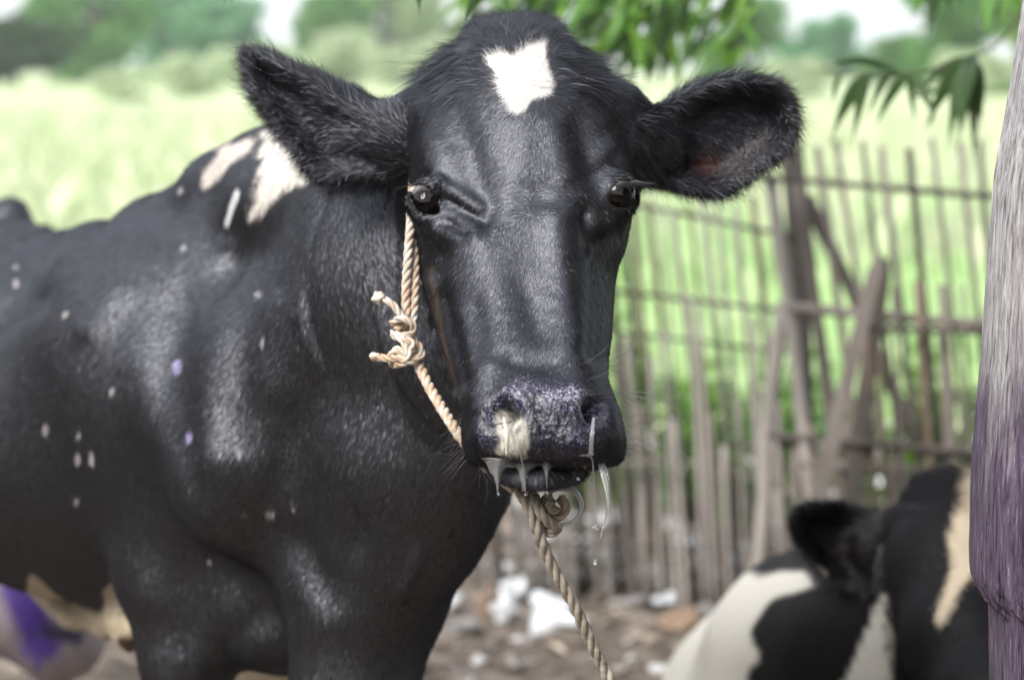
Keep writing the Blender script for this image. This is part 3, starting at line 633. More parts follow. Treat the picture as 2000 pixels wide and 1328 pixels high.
def hide_colour(px, py, D, XYZ, jag=None):
    n = len(px); c = np.tile(np.array([.0072, .0066, .0070]), (n, 1)); nz = vnoise(XYZ*40, 21)
    jag = np.zeros(n) if jag is None else jag
    def mix(w, col):
        nonlocal c; w = np.clip(w, 0, 1)[:, None]; c = c*(1-w)+np.array(col)*w
    hd_ = (D < 2.42) & (px > 770) & (px < 1262); bd = D > 2.55
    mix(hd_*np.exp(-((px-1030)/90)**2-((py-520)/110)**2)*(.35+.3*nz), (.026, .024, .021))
    mix(hd_*sstep(560, 760, py)*(.5+.4*nz), (.0115, .0105, .0165))
    mix(hd_*stroke_w(px, py, [(1060, 500), (1075, 560), (1110, 600)], 20)*.7, (.009, .0065, .017))
    mix(hd_*stroke_w(px, py, [(845, 520), (865, 640), (895, 770)], 7)*.6, (.10, .075, .055))
    mix(bd*(.15+.25*vnoise(XYZ*7, 22))*sstep(650, 1100, py), (.015, .011, .010))
    mix(hd_*sstep(3, -3, MARK(px, py)+jag*6), (.78, .73, .66))
    w = bd*(D < 3.4)
    mix(w*sstep(4, -4, WA(px, py)+jag*14+5*vnoise(XYZ*60, 88)), (.72, .66, .58)); mix(w*sstep(4, -4, WB(px, py)+jag*9+4*vnoise(XYZ*60, 89)), (.60, .53, .47)); mix(w*sstep(2, -2, WC(px, py)), (.62, .64, .64))
    for x, y, a, b in SPOTS:
        m = ((px-x)/a)**2+((py-y)/b)**2; mix(bd*sstep(1.6, .6, m)*.75, (.45, .42, .42) if x not in (350, 372) else (.35, .30, .52))
    wb = (D > 2.95)*sstep(5, -5, BELLY(px, py)); mix(wb*(D < 3.9), (.66, .55, .40)); mix((D > 3.05)*(D < 3.4)*(px > 420)*(px < 620)*sstep(1255, 1275, py), (.60, .48, .34)); mix(wb*(D < 3.9)*sstep(1232, 1244, py)*(px > 230), (.16, .09, .05)); mix(wb*np.exp(-((px-250)/25)**2-((py-1140)/35)**2), (.80, .78, .72))
    hind = (D > 3.6)*sstep(1090, 1150, py); mix(hind, (.42, .36, .36)); mix((D > 3.6)*stroke_w(px, py, [(35, 1140), (60, 1200), (85, 1255)], 34)*1.6*(px < 130), (.07, .025, .26))
    mix((D > 3.6)*stroke_w(px, py, [(95, 1230), (150, 1240)], 16)*1.3, (.015, .010, .05)); mix((D > 3.6)*(stroke_w(px, py, [(18, 1300), (24, 1320)], 13)+stroke_w(px, py, [(52, 1262), (50, 1275)], 9)+stroke_w(px, py, [(72, 1285), (74, 1300)], 8)), (.12, .08, .40))
    legw = (D > 2.6)*(D < 2.95)*(px > 440)*(px < 600)*sstep(1275, 1290, py); mix(legw*0, (.6, .5, .38))
    hoof = XYZ[:, 2] < .075; mix(hoof*1., (.05, .04, .035))
    return c
PAD = Poly2([(975, 745), (1010, 722), (1060, 740), (1110, 738), (1155, 748), (1190, 785), (1196, 850), (1160, 895), (1060, 905), (960, 895), (925, 862), (925, 815), (945, 775)], step=2)
px, py, D = proj(V[:, 0], V[:, 1], V[:, 2]); ishead = (D < 2.42) & (px > 770) & (px < 1262)
col = hide_colour(px, py, D, V); CREAM = Poly2([(968, 806), (992, 800), (1012, 812), (1030, 838), (1034, 870), (1024, 905), (985, 908), (968, 880), (974, 845), (962, 822)], step=2)
wet = ishead*(D < 2.22)*sstep(16, -14, PAD(px, py)+9*vnoise(V*90, 95))
cw = (ishead*(D < 2.12)*sstep(7, -7, CREAM(px, py)+6*vnoise(V*[260, 260, 60], 91)))[:, None]*(.75+.25*vnoise(V*[400, 400, 90], 92))[:, None]; cw = np.clip(cw, 0, 1)
froth = np.clip(stroke_w(px, py, [(985, 765), (1050, 778), (1125, 768)], 34)+stroke_w(px, py, [(958, 812), (945, 850)], 22)*.8+stroke_w(px, py, [(1160, 835), (1150, 880)], 18)*.5, 0, 1)*wet*np.clip(.72+.55*vnoise(V*75, 96), 0, 1)
col = col*(1-cw)+np.array([.66, .62, .52])*cw; wet = wet*(1-.92*cw[:, 0])
M_ = {}
m, nt, b = mat('cow_hide'); L = nt.links.new
ac = N(nt, 'ShaderNodeAttribute', attribute_name='col'); aw = N(nt, 'ShaderNodeAttribute', attribute_name='wet'); tc = N(nt, 'ShaderNodeTexCoord')
def bumpnoise(vec, scale, stretch, strength, dist, prev=None, typ='ShaderNodeTexNoise', detail=4):
    mp = N(nt, 'ShaderNodeMapping'); mp.inputs['Scale'].default_value = stretch; L(vec, mp.inputs[0])
    n = N(nt, typ); n.inputs['Scale'].default_value = scale
    if 'Detail' in n.inputs: n.inputs['Detail'].default_value = detail
    L(mp.outputs[0], n.inputs['Vector'])
    bp = N(nt, 'ShaderNodeBump', Strength=strength, Distance=dist); L(n.outputs[0], bp.inputs['Height'])
    if prev is not None: L(prev, bp.inputs['Normal'])
    return bp.outputs[0], n.outputs[0], bp
mixc = N(nt, 'ShaderNodeMix', data_type='RGBA'); mixc.inputs['B'].default_value = (.018, .014, .048, 1) if False else (0, 0, 0, 1)
vm = N(nt, 'ShaderNodeTexNoise', Scale=330.0, Detail=5.0, Roughness=.72, Distortion=1.2); L(tc.outputs['Object'], vm.inputs['Vector'])
af = N(nt, 'ShaderNodeAttribute', attribute_name='froth'); fm = N(nt, 'ShaderNodeMath', operation='MULTIPLY_ADD'); fm.inputs[1].default_value = .125; L(af.outputs['Fac'], fm.inputs[0]); L(vm.outputs[0], fm.inputs[2])
wc = ramp(nt, fm.outputs[0], [(.38, (.004, .004, .006)), (.52, (.008, .007, .014)), (.59, (.018, .014, .042)), (.64, (.14, .135, .19)), (.72, (.42, .41, .48)), (.85, (.6, .6, .66))])
cm = [n for n in [nt.nodes.new('ShaderNodeMixRGB')]][0]; L(aw.outputs['Fac'], cm.inputs[0]); L(ac.outputs['Color'], cm.inputs[1]); L(wc, cm.inputs[2]); L(cm.outputs[0], b.inputs['Base Color']); nt.nodes.remove(mixc)
o1, _, _ = bumpnoise(tc.outputs['Object'], 60, (1, 1, .12), .25, .004, detail=5)
o2, _, bpw = bumpnoise(tc.outputs['Object'], 170, (1, 1, .8), .9, .0024, o1, detail=2)
ws = N(nt, 'ShaderNodeMath', operation='MULTIPLY'); ws.inputs[1].default_value = 1.0; L(aw.outputs['Fac'], ws.inputs[0]); L(ws.outputs[0], bpw.inputs['Strength'])
L(o2, b.inputs['Normal'])
rm = N(nt, 'ShaderNodeMapRange'); rm.inputs['To Min'].default_value = .6; rm.inputs['To Max'].default_value = .36; L(aw.outputs['Fac'], rm.inputs['Value']); L(rm.outputs[0], b.inputs['Roughness'])
b.inputs['IOR'].default_value = 1.45; b.inputs['Sheen Weight'].default_value = .1; b.inputs['Sheen Roughness'].default_value = .4; b.inputs['Sheen Tint'].default_value = (.75, .8, 1, 1)
M['hide'] = m
def add_attr(me, name, typ, arr, dom='POINT'):
    a = me.attributes.new(name, typ, dom); key = 'color' if 'COLOR' in typ else 'value'; a.data.foreach_set(key, np.asarray(arr, np.float32).ravel())
cow = empty('cow', (V[:, 0].mean(), V[:, 1].mean(), 0))
tag(cow, 'black standing cow with a small white forehead mark and slimy purple muzzle', 'cow')
body = mesh_np('body', V, Q, M['hide'])
add_attr(body.data, 'col', 'FLOAT_COLOR', np.hstack([col, np.ones((len(V), 1))])); add_attr(body.data, 'wet', 'FLOAT', wet); add_attr(body.data, 'froth', 'FLOAT', froth)
under(body, cow)

# eyes
m, nt, b = mat('eye'); L = nt.links.new
tc = N(nt, 'ShaderNodeTexCoord'); sx = N(nt, 'ShaderNodeSeparateXYZ'); L(tc.outputs['Object'], sx.inputs[0])
v2 = N(nt, 'ShaderNodeVectorMath', operation='LENGTH'); cx = N(nt, 'ShaderNodeCombineXYZ'); L(sx.outputs[0], cx.inputs[0]); L(sx.outputs[2], cx.inputs[2]); L(cx.outputs[0], v2.inputs[0])
L(ramp(nt, v2.outputs['Value'], [(0, (.002, .002, .004)), (.0075, (.003, .002, .003)), (.010, (.006, .003, .002)), (.0165, (.010, .005, .004)), (.0185, (.05, .045, .045)), (.021, (.4, .36, .36))]), b.inputs['Base Color'])
b.inputs['Roughness'].default_value = .05; b.inputs['IOR'].default_value = 1.4
M['eye'] = m
def eyeball(c, look):
    mb = MB(); nu, nvv = 32, 24; Vv = []
    for j in range(nvv+1):
        t = math.pi*j/nvv
        for i in range(nu):
            a = 2*math.pi*i/nu; r = ERAD*(1+.10*math.exp(-(t/.55)**2)); Vv.append([r*math.sin(t)*math.cos(a), -r*math.cos(t), r*math.sin(t)*math.sin(a)])
    mb.add(Vv, [(j*nu+i, j*nu+(i+1) % nu, (j+1)*nu+(i+1) % nu, (j+1)*nu+i) for j in range(nvv) for i in range(nu)])
    o = mb.build('eye', M['eye']); o.location = tuple(c); o.rotation_euler = look; return under(o, cow)
eyeball(EL, (math.radians(14), 0, math.radians(-16))); eyeball(ER, (math.radians(12), 0, math.radians(28)))

# ------------------------------------------------------------------ hair
def hairmat(name, rough, spec=.6, ior=1.55):
    m, nt, b = mat(name); a = N(nt, 'ShaderNodeAttribute', attribute_name='col'); nt.links.new(a.outputs['Color'], b.inputs['Base Color'])
    h = N(nt, 'ShaderNodeBsdfHairPrincipled'); h.parametrization = 'COLOR'; h.model = 'CHIANG'; gm = N(nt, 'ShaderNodeGamma'); gm.inputs[1].default_value = 1.28; nt.links.new(a.outputs['Color'], gm.inputs[0]); nt.links.new(gm.outputs[0], h.inputs['Color'])
    h.inputs['Roughness'].default_value = rough; h.inputs['Radial Roughness'].default_value = .45; h.inputs['Coat'].default_value = .5; h.inputs['IOR'].default_value = ior; h.inputs['Random Roughness'].default_value = .3
    nt.links.new(h.outputs[0], nt.nodes['Material Output'].inputs[0]); return m
M['fur'] = hairmat('fur', .34)
def coatmat(name, rough, gloss):
    m, nt, b = mat(name); nt.nodes.remove(b); a = N(nt, 'ShaderNodeAttribute', attribute_name='col'); q = N(nt, 'ShaderNodeAttribute', attribute_name='lie'); L = nt.links.new
    d = N(nt, 'ShaderNodeBsdfDiffuse'); g = N(nt, 'ShaderNodeBsdfAnisotropic'); g.inputs['Roughness'].default_value = rough; g.inputs['Color'].default_value = (*gloss, 1)
    L(a.outputs['Color'], d.inputs['Color']); L(q.outputs['Vector'], d.inputs['Normal']); L(q.outputs['Vector'], g.inputs['Normal'])
    ad = N(nt, 'ShaderNodeAddShader'); L(d.outputs[0], ad.inputs[0]); L(g.outputs[0], ad.inputs[1]); L(ad.outputs[0], nt.nodes['Material Output'].inputs[0]); return m
M['coat'] = coatmat('coat', .41, (.086, .089, .102))
M['coat_body'] = coatmat('coat_body', .45, (.112, .116, .131))
M['coat_dark'] = coatmat('coat_dark', .5, (.025, .025, .027))
def hair_object(name, P0, DIR, NRM, length, rad, col, m, curl=None, n=4, bend=.0, parent=None, lift=.25, lie=None):
    """P0 roots, DIR tangent comb direction, NRM normals, all (N,3)"""
    Nn = len(P0); pts = np.zeros((Nn, n, 3), np.float32); rr = np.zeros((Nn, n), np.float32)
    for i in range(n):
        t = i/(n-1); q = P0+DIR*(length*t)[:, None]+NRM*(length*(lift*math.sin(t*1.9)+.06*0))[:, None]
        if curl is not None: q = q+curl*(length*t*t)[:, None]
        pts[:, i] = q; rr[:, i] = rad*(1-.85*t**1.5)
    hc = bpy.data.hair_curves.new(name); hc.add_curves([n]*Nn)
    hc.attributes['position'].data.foreach_set('vector', pts.ravel())
    if 'radius' not in hc.attributes: hc.attributes.new('radius', 'FLOAT', 'POINT')
    hc.attributes['radius'].data.foreach_set('value', rr.ravel())
    a = hc.attributes.new('col', 'FLOAT_COLOR', 'CURVE'); a.data.foreach_set('color', np.hstack([col, np.ones((Nn, 1))]).astype(np.float32).ravel())
    if lie is not None:
        a = hc.attributes.new('lie', 'FLOAT_VECTOR', 'CURVE'); a.data.foreach_set('vector', np.asarray(lie, np.float32).ravel())
    hc.materials.append(m); o = new_obj(name, hc)
    return under(o, parent) if parent is not None else o
def sample(V, Q, nv, dens):
    """random roots on the mesh with a density per face (hairs per square metre)"""
    a, b_, c, d = (V[Q[:, i]] for i in range(4)); ar = .5*np.linalg.norm(np.cross(c-a, d-b_), axis=1)
    n = rng.poisson(ar*dens); idx = np.repeat(np.arange(len(Q)), n); u = rng.random(len(idx))[:, None]; v = rng.random(len(idx))[:, None]
    q = Q[idx]; w = [(1-u)*(1-v), u*(1-v), u*v, (1-u)*v]
    p = sum(w[i]*V[q[:, i]] for i in range(4)); nn = sum(w[i]*nv[q[:, i]] for i in range(4)); return p, nn/(np.linalg.norm(nn, axis=1)[:, None]+1e-9)
def comb(dx, dy, nn, dz=0):
    """a direction on the photograph (right, down) laid onto the surface"""
    w = np.stack([dx, -dy*SP*-1*-1+0*dx, -dy*CP], 1); w[:, 1] = -dy*SP+dz
    w = w-nn*(w*nn).sum(1)[:, None]; return w/(np.linalg.norm(w, axis=1)[:, None]+1e-6)
fc = V[Q].mean(1); fn = nv[Q].mean(1); fx, fy, fD = proj(fc[:, 0], fc[:, 1], fc[:, 2])
fv = fc-np.array([0, 0, CAMZ]); fv /= np.linalg.norm(fv, axis=1)[:, None]; ff = -(fn*fv).sum(1)
def lay(nn, d, j):
    q = nn+rng.normal(size=nn.shape)*j+d*.10; return q/np.linalg.norm(q, axis=1)[:, None]
# face
head_f = (fD < 2.45) & (fx > 775) & (fx < 1262) & (ff > -.35) & (EYEL(fx, fy) > 2) & (EYER(fx, fy) > 2)
dens = np.where(head_f, 2.6e6, 0)*(1-.985*(sstep(12, -16, PAD(fx, fy))*(fD < 2.22)))
p, nn = sample(V, Q, nv, dens); hx, hy, hD = proj(p[:, 0], p[:, 1], p[:, 2]); r1 = rng.normal(size=(len(p), 3))
cxx = 1035; sx_ = (hx-cxx)/180
dx = sx_*np.where(hy < 420, .9, .35)+.12*vnoise(p*20, 31); dy = np.clip((hy-165)/70, -1, 1)*np.where(np.abs(hy-165) < 8, .5, 1)+.0*hx+.15*vnoise(p*40, 32)
whorl = np.exp(-((hx-1035)/60)**2-((hy-390)/45)**2); dy = dy-1.2*whorl; dx = dx+whorl*np.tanh((hx-1035)/25)*.8
mz = sstep(760, 880, hy); dx = dx+mz*(hx-1062)/150*.8
DIRr = comb(dx, dy, nn)+r1*.09
poll = sstep(150, 60, hy); ln = (.0055+.003*sstep(300, 150, hy)+.008*poll+.004*mz)*rng.uniform(.6, 1.3, len(p)); ln *= 1-.55*np.exp(-np.minimum(np.abs(EYEL(hx, hy)), np.abs(EYER(hx, hy)))/9)
jag = r1[:, 0]*.35; hc = hide_colour(hx, hy, hD, p, jag)*rng.uniform(.6, 1.5, (len(p), 1)); hc = np.clip(hc, 0, .85)
dust = rng.random(len(p)) < .007; hc[dust] = (.30, .28, .25)
print('face hairs', len(p))
hair_object('short_hair', p, DIRr, nn, ln, rng.uniform(.00012, .00020, len(p)), hc, M['coat'], curl=r1*.08*(1+2*poll)[:, None], parent=cow, lift=.16, lie=lay(nn, DIRr, .11))
# ears
for poly, bx, by, tx, ty, side in ((EARL, 800, 300, 490, 130, 0), (EARR, 1240, 290, 1550, 220, 1)):
    ear_f = (poly(fx, fy) < 14) & (fD > 2.28) & (fD < 2.52) & ((fx < 800) if side == 0 else (fx > 1236)) & (ff > -.5)
    if side == 0: ear_f |= (EARLB(fx, fy) < 14) & (fD > 2.28) & (fD < 2.5) & (fx < 800) & (ff > -.5)
    p, nn = sample(V, Q, nv, np.where(ear_f, 1.5e6, 0)); hx, hy, hD = proj(p[:, 0], p[:, 1], p[:, 2]); r1 = rng.normal(size=(len(p), 3)); d = poly(hx, hy)
    vx, vy = (tx-bx), (ty-by); l = math.hypot(vx, vy); t = ((hx-bx)*vx+(hy-by)*vy)/l/l; sgn = ((hx-bx)*-vy+(hy-by)*vx)/l/80
    if side == 0:
        dx = -.75+.0*t; dy = -.25+.9*sgn*-1*0+.75*np.clip((hy-lerp(by, ty, t))/70, -1, 1)+.25*vnoise(p*25, 44)
        hc = np.tile([.012, .011, .0125], (len(p), 1))
    else:
        dx = .75+0*t; dy = .55-.9*sstep(.5, 1, t)*0+.8*np.clip((hy-lerp(by, ty, t))/90, -.9, .9)+.25*vnoise(p*25, 45)
        hc = np.tile([.011, .0105, .012], (len(p), 1))
        w = np.clip(stroke_w(hx, hy, [(1380, 315), (1362, 318)], 22), 0, 1)[:, None]; hc = hc*(1-w)+np.array([.09, .030, .018])*w
        w = np.clip(stroke_w(hx, hy, [(1420, 325), (1455, 300), (1485, 268)], 24)*.7*(rng.random(len(p)) < .6), 0, 1)[:, None]; hc = hc*(1-w)+np.array([.15, .13, .13])*w
    edge = np.exp(-np.abs(d)/22)
    ln = (.009+.009*edge)*rng.uniform(.5, 1.3, len(p)); hc = np.clip(hc*rng.uniform(.6, 1.6, (len(p), 1)), 0, .8)
    hair_object('ear_hair', p, comb(dx, dy, nn)+r1*.14, nn, ln, rng.uniform(.00013, .00022, len(p)), hc*1.5, M['coat'], curl=r1*.22, parent=cow, lift=.30, n=5, lie=lay(nn, nn*0, .42))
    print('ear hairs', len(p))
# forelock: longer clumped hair on the poll
tuft_f = (fD < 2.45) & (fy < 190) & (fx > 845) & (fx < 1190) & (MARK(fx, fy) > 10) & (ff > -.6)
p, nn = sample(V, Q, nv, np.where(tuft_f, 4.2e5, 0)*sstep(200, 90, fy)); hx, hy, hD = proj(p[:, 0], p[:, 1], p[:, 2]); r1 = rng.normal(size=(len(p), 3))
sd_ = np.clip((hx-1010)/110, -1.2, 1.2); cl = np.stack([vnoise(p*60, 50), vnoise(p*60, 51), vnoise(p*60, 52)], 1)
dx = sd_*1.3+.5*cl[:, 0]; dy = -.25+1.2*np.abs(sd_)**2+.3*cl[:, 1]; ln = (.012+.014*rng.random(len(p))**2+.030*(np.abs(sd_) > .82)*rng.random(len(p)))
hair_object('forelock', p, comb(dx, dy, nn)+r1*.12, nn, ln, rng.uniform(.00014, .0002, len(p)), np.tile([.010, .0095, .0105], (len(p), 1))*rng.uniform(.6, 1.6, (len(p), 1)), M['coat'], curl=cl*.3+r1*.1, parent=cow, lift=.22, n=6, lie=lay(nn, cl*2.5, .30))
# coarse whiskers around the muzzle and brow, and lashes
def wire(name, roots, ends, sag, rad, colr, n=7):
    A = np.array(roots); B = np.array(ends); Nn = len(A); L_ = np.linalg.norm(B-A, axis=1)
    D_ = (B-A)/L_[:, None]; cu = np.array(sag)
    return hair_object(name, A, D_, np.zeros_like(A), L_, np.full(Nn, rad), np.tile(colr, (Nn, 1)), M['fur'], curl=cu, n=n, parent=cow)
A, B, S_ = [], [], []
for i in range(190):
    t = rng.random(); side = rng.random()
    if side < .28: x, y = 912+rng.normal()*8, rng.uniform(800, 900); D0 = 2.10; vx, vy = rng.uniform(-60, -20), rng.uniform(0, 60)
    elif side < .55: x, y = 1212+rng.normal()*6, rng.uniform(740, 895); D0 = 2.10; vx, vy = rng.uniform(20, 110), rng.uniform(-30, 45)
    elif side < .68: x, y = rng.uniform(1100, 1190), rng.uniform(700, 780); D0 = 2.04; vx, vy = rng.uniform(40, 110), rng.uniform(-50, 0)
    else: x, y = rng.uniform(930, 1190), rng.uniform(893, 915); D0 = 2.05; vx, vy = rng.normal()*14, rng.uniform(20, 75)
    A.append(P(x, y, D0)); B.append(P(x+vx, y+vy, D0-.03+rng.normal()*.02)); S_.append(rng.normal(size=3)*.12)
wire('whiskers', A, B, S_, .00015, [.06, .058, .06])
A, B, S_ = [], [], []
for i in range(60):
    t = rng.random(); x, y = lerp(798, 838, t), lerp(362, 362, t)-6*math.sin(t*3); A.append(P(x, y, 2.20)); B.append(P(x-lerp(32, 2, t)+rng.normal()*4, y+lerp(14, 12, t)+rng.normal()*4, 2.185)); S_.append([0, 0, .15])
for i in range(60):
    t = rng.random(); x, y = lerp(1205, 1240, t), lerp(362, 352, t); A.append(P(x, y, 2.19)); B.append(P(x+lerp(4, 42, t)+rng.normal()*4, y+lerp(12, 14, t)+rng.normal()*4, 2.18)); S_.append([0, 0, .15])
wire('eyelashes', A, B, S_, .00018, [.006, .006, .006])
# coat of the trunk, neck and legs: longer, coarser hair
bodyf = (fD >= 2.42) & (fD < 4.7) & (fx > -120) & (fx < 1000) & (fy < 1420) & (ff > -.25)
p, nn = sample(V, Q, nv, np.where(bodyf, np.where(fD < 3.5, 4.2e5, 2.2e5), 0)); hx, hy, hD = proj(p[:, 0], p[:, 1], p[:, 2]); r1 = rng.normal(size=(len(p), 3)); print('coat', len(p))
dx = -.35*sstep(900, 300, hx)+.25*vnoise(p*6, 61); dy = 1+.0*hx
hc = hide_colour(hx, hy, hD, p, r1[:, 0]*.3)*rng.uniform(.6, 1.5, (len(p), 1))
hair_object('body_coat', p, comb(dx, dy, nn)+r1*.07, nn, rng.uniform(.006, .011, len(p)), rng.uniform(.00026, .00038, len(p)), np.clip(hc, 0, .85), M['coat_body'], curl=r1*.05, parent=cow, lift=.07, lie=lay(nn, nn*0, .125))

# ------------------------------------------------------------------ slime hanging from the muzzle
m, nt, b = mat('slime'); b.inputs['Base Color'].default_value = (.88, .89, .89, 1); b.inputs['Roughness'].default_value = .14; b.inputs['Transmission Weight'].default_value = .88; b.inputs['IOR'].default_value = 1.33
b.inputs['Subsurface Weight'].default_value = 0; M['slime'] = m
m = simple('thick_slime', [(.3, (.62, .55, .42)), (.6, (.84, .82, .78))], scale=60, stretch=(1, 1, .25), rough=.15, bump=.5, dist=.003, spec=.8); M['cream'] = m
def strand(pts, rad, m='slime', flat=.45, n=8):
    p = catmull([P(*q) for q in pts], n); r = np.interp(np.linspace(0, 1, len(p)), np.linspace(0, 1, len(rad)), rad)
    mb = MB(); mb.tube(p, r, 10, True, flat); return mb.build('slime_strand', M[m], cow)
px1 = .00049
xs = np.linspace(938, 1172, 118); nz_ = vnoise(np.stack([xs*.09, xs*0, xs*0], 1), 5)*3
bt = 903+nz_*1.3+sum(h*np.exp(-np.abs(xs-c)/w) for c, h, w in ((972, 56, 4.5), (958, 14, 7), (966, 12, 14), (1021, 56, 4.5), (1026, 14, 16), (1068, 50, 3.2), (1066, 10, 12), (1142, 16, 8), (1124, 6, 6), (1000, 5, 7)))
tp = 893+2*vnoise(np.stack([xs*.05, xs*0+3, xs*0], 1), 6); ed = sstep(938, 956, xs)*sstep(1172, 1158, xs); bt = tp+(bt-tp)*ed*np.where((xs > 1086) & (xs < 1112), .35, 1)+1
mb = MB(); Vv = []; nr = 9
for x_, t_, b_ in zip(xs, tp, bt):
    for k_ in range(nr):
        q_ = k_/(nr-1); th_ = .0012+.0012*math.sin(q_*3)
        Vv.append(P(x_, t_+(b_-t_)*q_, 2.020+.006*q_))
    for k_ in range(nr):
        q_ = 1-k_/(nr-1); Vv.append(P(x_, t_+(b_-t_)*q_, 2.0232+.006*q_))
nn_ = 2*nr; mb.add(Vv, [(i_*nn_+k_, i_*nn_+(k_+1) % nn_, (i_+1)*nn_+(k_+1) % nn_, (i_+1)*nn_+k_) for i_ in range(len(xs)-1) for k_ in range(nn_)]); mb.build('slime_fringe', M['slime'], cow)
strand([(1006, 845, 2.001), (1014, 875, 2.001), (1020, 900, 2.012), (1024, 930, 2.022), (1026, 966, 2.024)], [3*px1, 6*px1, 5*px1, 4*px1, 3*px1, 4.5*px1, 1*px1])
strand([(1130, 888, 2.01), (1155, 893, 2.01), (1159, 930, 2.015), (1160, 975, 2.015), (1165, 1030, 2.015)], [6*px1, 8*px1, 3*px1, 1.2*px1, .8*px1, .8*px1, 3*px1])
strand([(1172, 895, 2.03), (1181, 930, 2.02), (1187, 965, 2.02), (1187, 1000, 2.02), (1178, 1030, 2.02), (1172, 1052, 2.02)], [7*px1, 8*px1, 7*px1, 4*px1, 3*px1, 3.6*px1, 1.2*px1, 2.4*px1, .8*px1])
strand([(984, 815, 2.008), (990, 850, 2.000), (990, 890, 2.006)], [1*px1, 4*px1, 5*px1, 3*px1], 'cream', .35)
strand([(1160, 815, 2.012), (1156, 850, 2.0), (1154, 888, 2.006)], [3*px1, 4*px1, 5*px1])
mb = MB(); mb.blob(P(1163, 1097, 2.02), [4*px1, 4*px1, 6*px1], 2, 12, 8, .05); tag(mb.build('falling_drop', M['slime']), 'tiny white drop of slime falling free below the muzzle', 'drop')
for x, y in ((1164, 1031), (1160, 1028), (1168, 1032), (1178, 1028), (1129, 935), (1069, 962), (973, 964), (1026, 966)):
    mb = MB(); mb.blob(P(x, y, 2.017), 2.6*px1, 3, 8, 6, .1); mb.build('slime_bead', M['slime'], cow)

# ------------------------------------------------------------------ rope halter and lead
m, nt, b = mat('rope'); L = nt.links.new
tc = N(nt, 'ShaderNodeTexCoord'); n1 = N(nt, 'ShaderNodeTexNoise', Scale=70.0, Detail=5.0); L(tc.outputs['Object'], n1.inputs['Vector'])
L(ramp(nt, n1.outputs[0], [(.28, (.26, .17, .11)), (.42, (.50, .36, .25)), (.55, (.52, .46, .39)), (.7, (.66, .62, .56))]), b.inputs['Base Color'])
n2 = N(nt, 'ShaderNodeTexNoise', Scale=900.0, Detail=3.0); L(tc.outputs['Object'], n2.inputs['Vector'])
bp = N(nt, 'ShaderNodeBump', Strength=.7, Distance=.001); L(n2.outputs[0], bp.inputs['Height']); L(bp.outputs[0], b.inputs['Normal']); b.inputs['Roughness'].default_value = .85
M['rope'] = m
M['rope_grey'] = simple('rope_grey', [(.3, (.16, .13, .10)), (.5, (.38, .33, .27)), (.7, (.52, .47, .40))], scale=60, rough=.9, bump=.6, bscale=700, dist=.001)
RP = []
def rope_mb(mb, path, R, pitch=.032, n=10, raw=False, ph=0):
    R = R*.85
    p = catmull(path, n); L_ = np.concatenate([[0], np.cumsum(np.linalg.norm(np.diff(p, axis=0), axis=1))])
    k = max(12, int(L_[-1]/.0022)); s_ = np.linspace(0, L_[-1], k); p = np.stack([np.interp(s_, L_, p[:, d]) for d in range(3)], 1)
    T = np.gradient(p, axis=0); T /= np.linalg.norm(T, axis=1)[:, None]; A = np.cross(T, [.13, .9, .2]); A /= np.linalg.norm(A, axis=1)[:, None]; B = np.cross(T, A)
    for j in range(3):
        a = 2*math.pi*(s_/pitch+j/3)+ph; q = p+(A*np.cos(a)[:, None]+B*np.sin(a)[:, None])*R*.52
        mb.tube(q, np.full(k, R*.54)*(1+.06*np.sin(s_*900+j)+.10*vnoise(np.stack([s_*55+j*3, s_*0, s_*0], 1), 7)), 8)
    RP.append((p, R)); return p
halter = empty('rope_halter', P(800, 690, 2.24)); tag(halter, 'pale twisted rope halter knotted beside the cheek of the standing cow', 'rope')
pp = lambda L_: [P(*q) for q in L_]
mb = MB(); rope_mb(mb, pp([(806, 362, 2.275), (803, 420, 2.262), (797, 500, 2.25), (793, 580, 2.245), (797, 650, 2.235)]), .0058); mb.build('cheek_rope', M['rope'], halter)
mb = MB(); rope_mb(mb, pp([(806, 440, 2.268), (811, 510, 2.256), (810, 590, 2.246), (804, 660, 2.236)]), .0052, ph=1); mb.build('cheek_rope', M['rope'], halter)
mb = MB(); rope_mb(mb, pp([(803, 665, 2.232), (815, 705, 2.222), (838, 755, 2.20), (868, 805, 2.17), (896, 848, 2.145), (925, 885, 2.14), (965, 925, 2.13), (1005, 955, 2.11)]), .0066); mb.build('nose_rope', M['rope'], halter)
mb = MB()
rope_mb(mb, pp([(741, 582, 2.235), (760, 590, 2.23), (776, 606, 2.228), (786, 628, 2.226), (775, 645, 2.22)]), .0047)
rope_mb(mb, pp([(765, 632, 2.225), (785, 622, 2.213), (806, 634, 2.213), (806, 650, 2.218), (785, 656, 2.214), (765, 650, 2.222)]), .0046)
rope_mb(mb, pp([(770, 655, 2.222), (790, 664, 2.212), (806, 672, 2.212), (796, 690, 2.21), (775, 684, 2.214), (764, 700, 2.216), (772, 716, 2.222)]), .0055, ph=2)
rope_mb(mb, pp([(733, 697, 2.224), (752, 700, 2.220), (775, 700, 2.211), (800, 706, 2.208), (820, 698, 2.214), (822, 684, 2.222), (806, 660, 2.226)]), .0052)
rope_mb(mb, pp([(780, 650, 2.222), (788, 668, 2.214), (798, 690, 2.206), (790, 708, 2.208), (772, 712, 2.216)]), .0046, ph=1)
mb.build('knot', M['rope'], halter)
mb = MB(); mb.blob(P(740, 582, 2.234), .0068, 4, 16, 10, .25); mb.build('frayed_end', M['rope'], halter); mb = MB(); mb.blob(P(733, 697, 2.223), [.006, .005, .0045], 5, 14, 9, .25); mb.build('frayed_end', M['rope'], halter)
lead = empty('lead_rope', P(1060, 1050, 2.12)); tag(lead, 'dirty grey brown twisted lead rope hanging from a knot under the muzzle', 'rope')
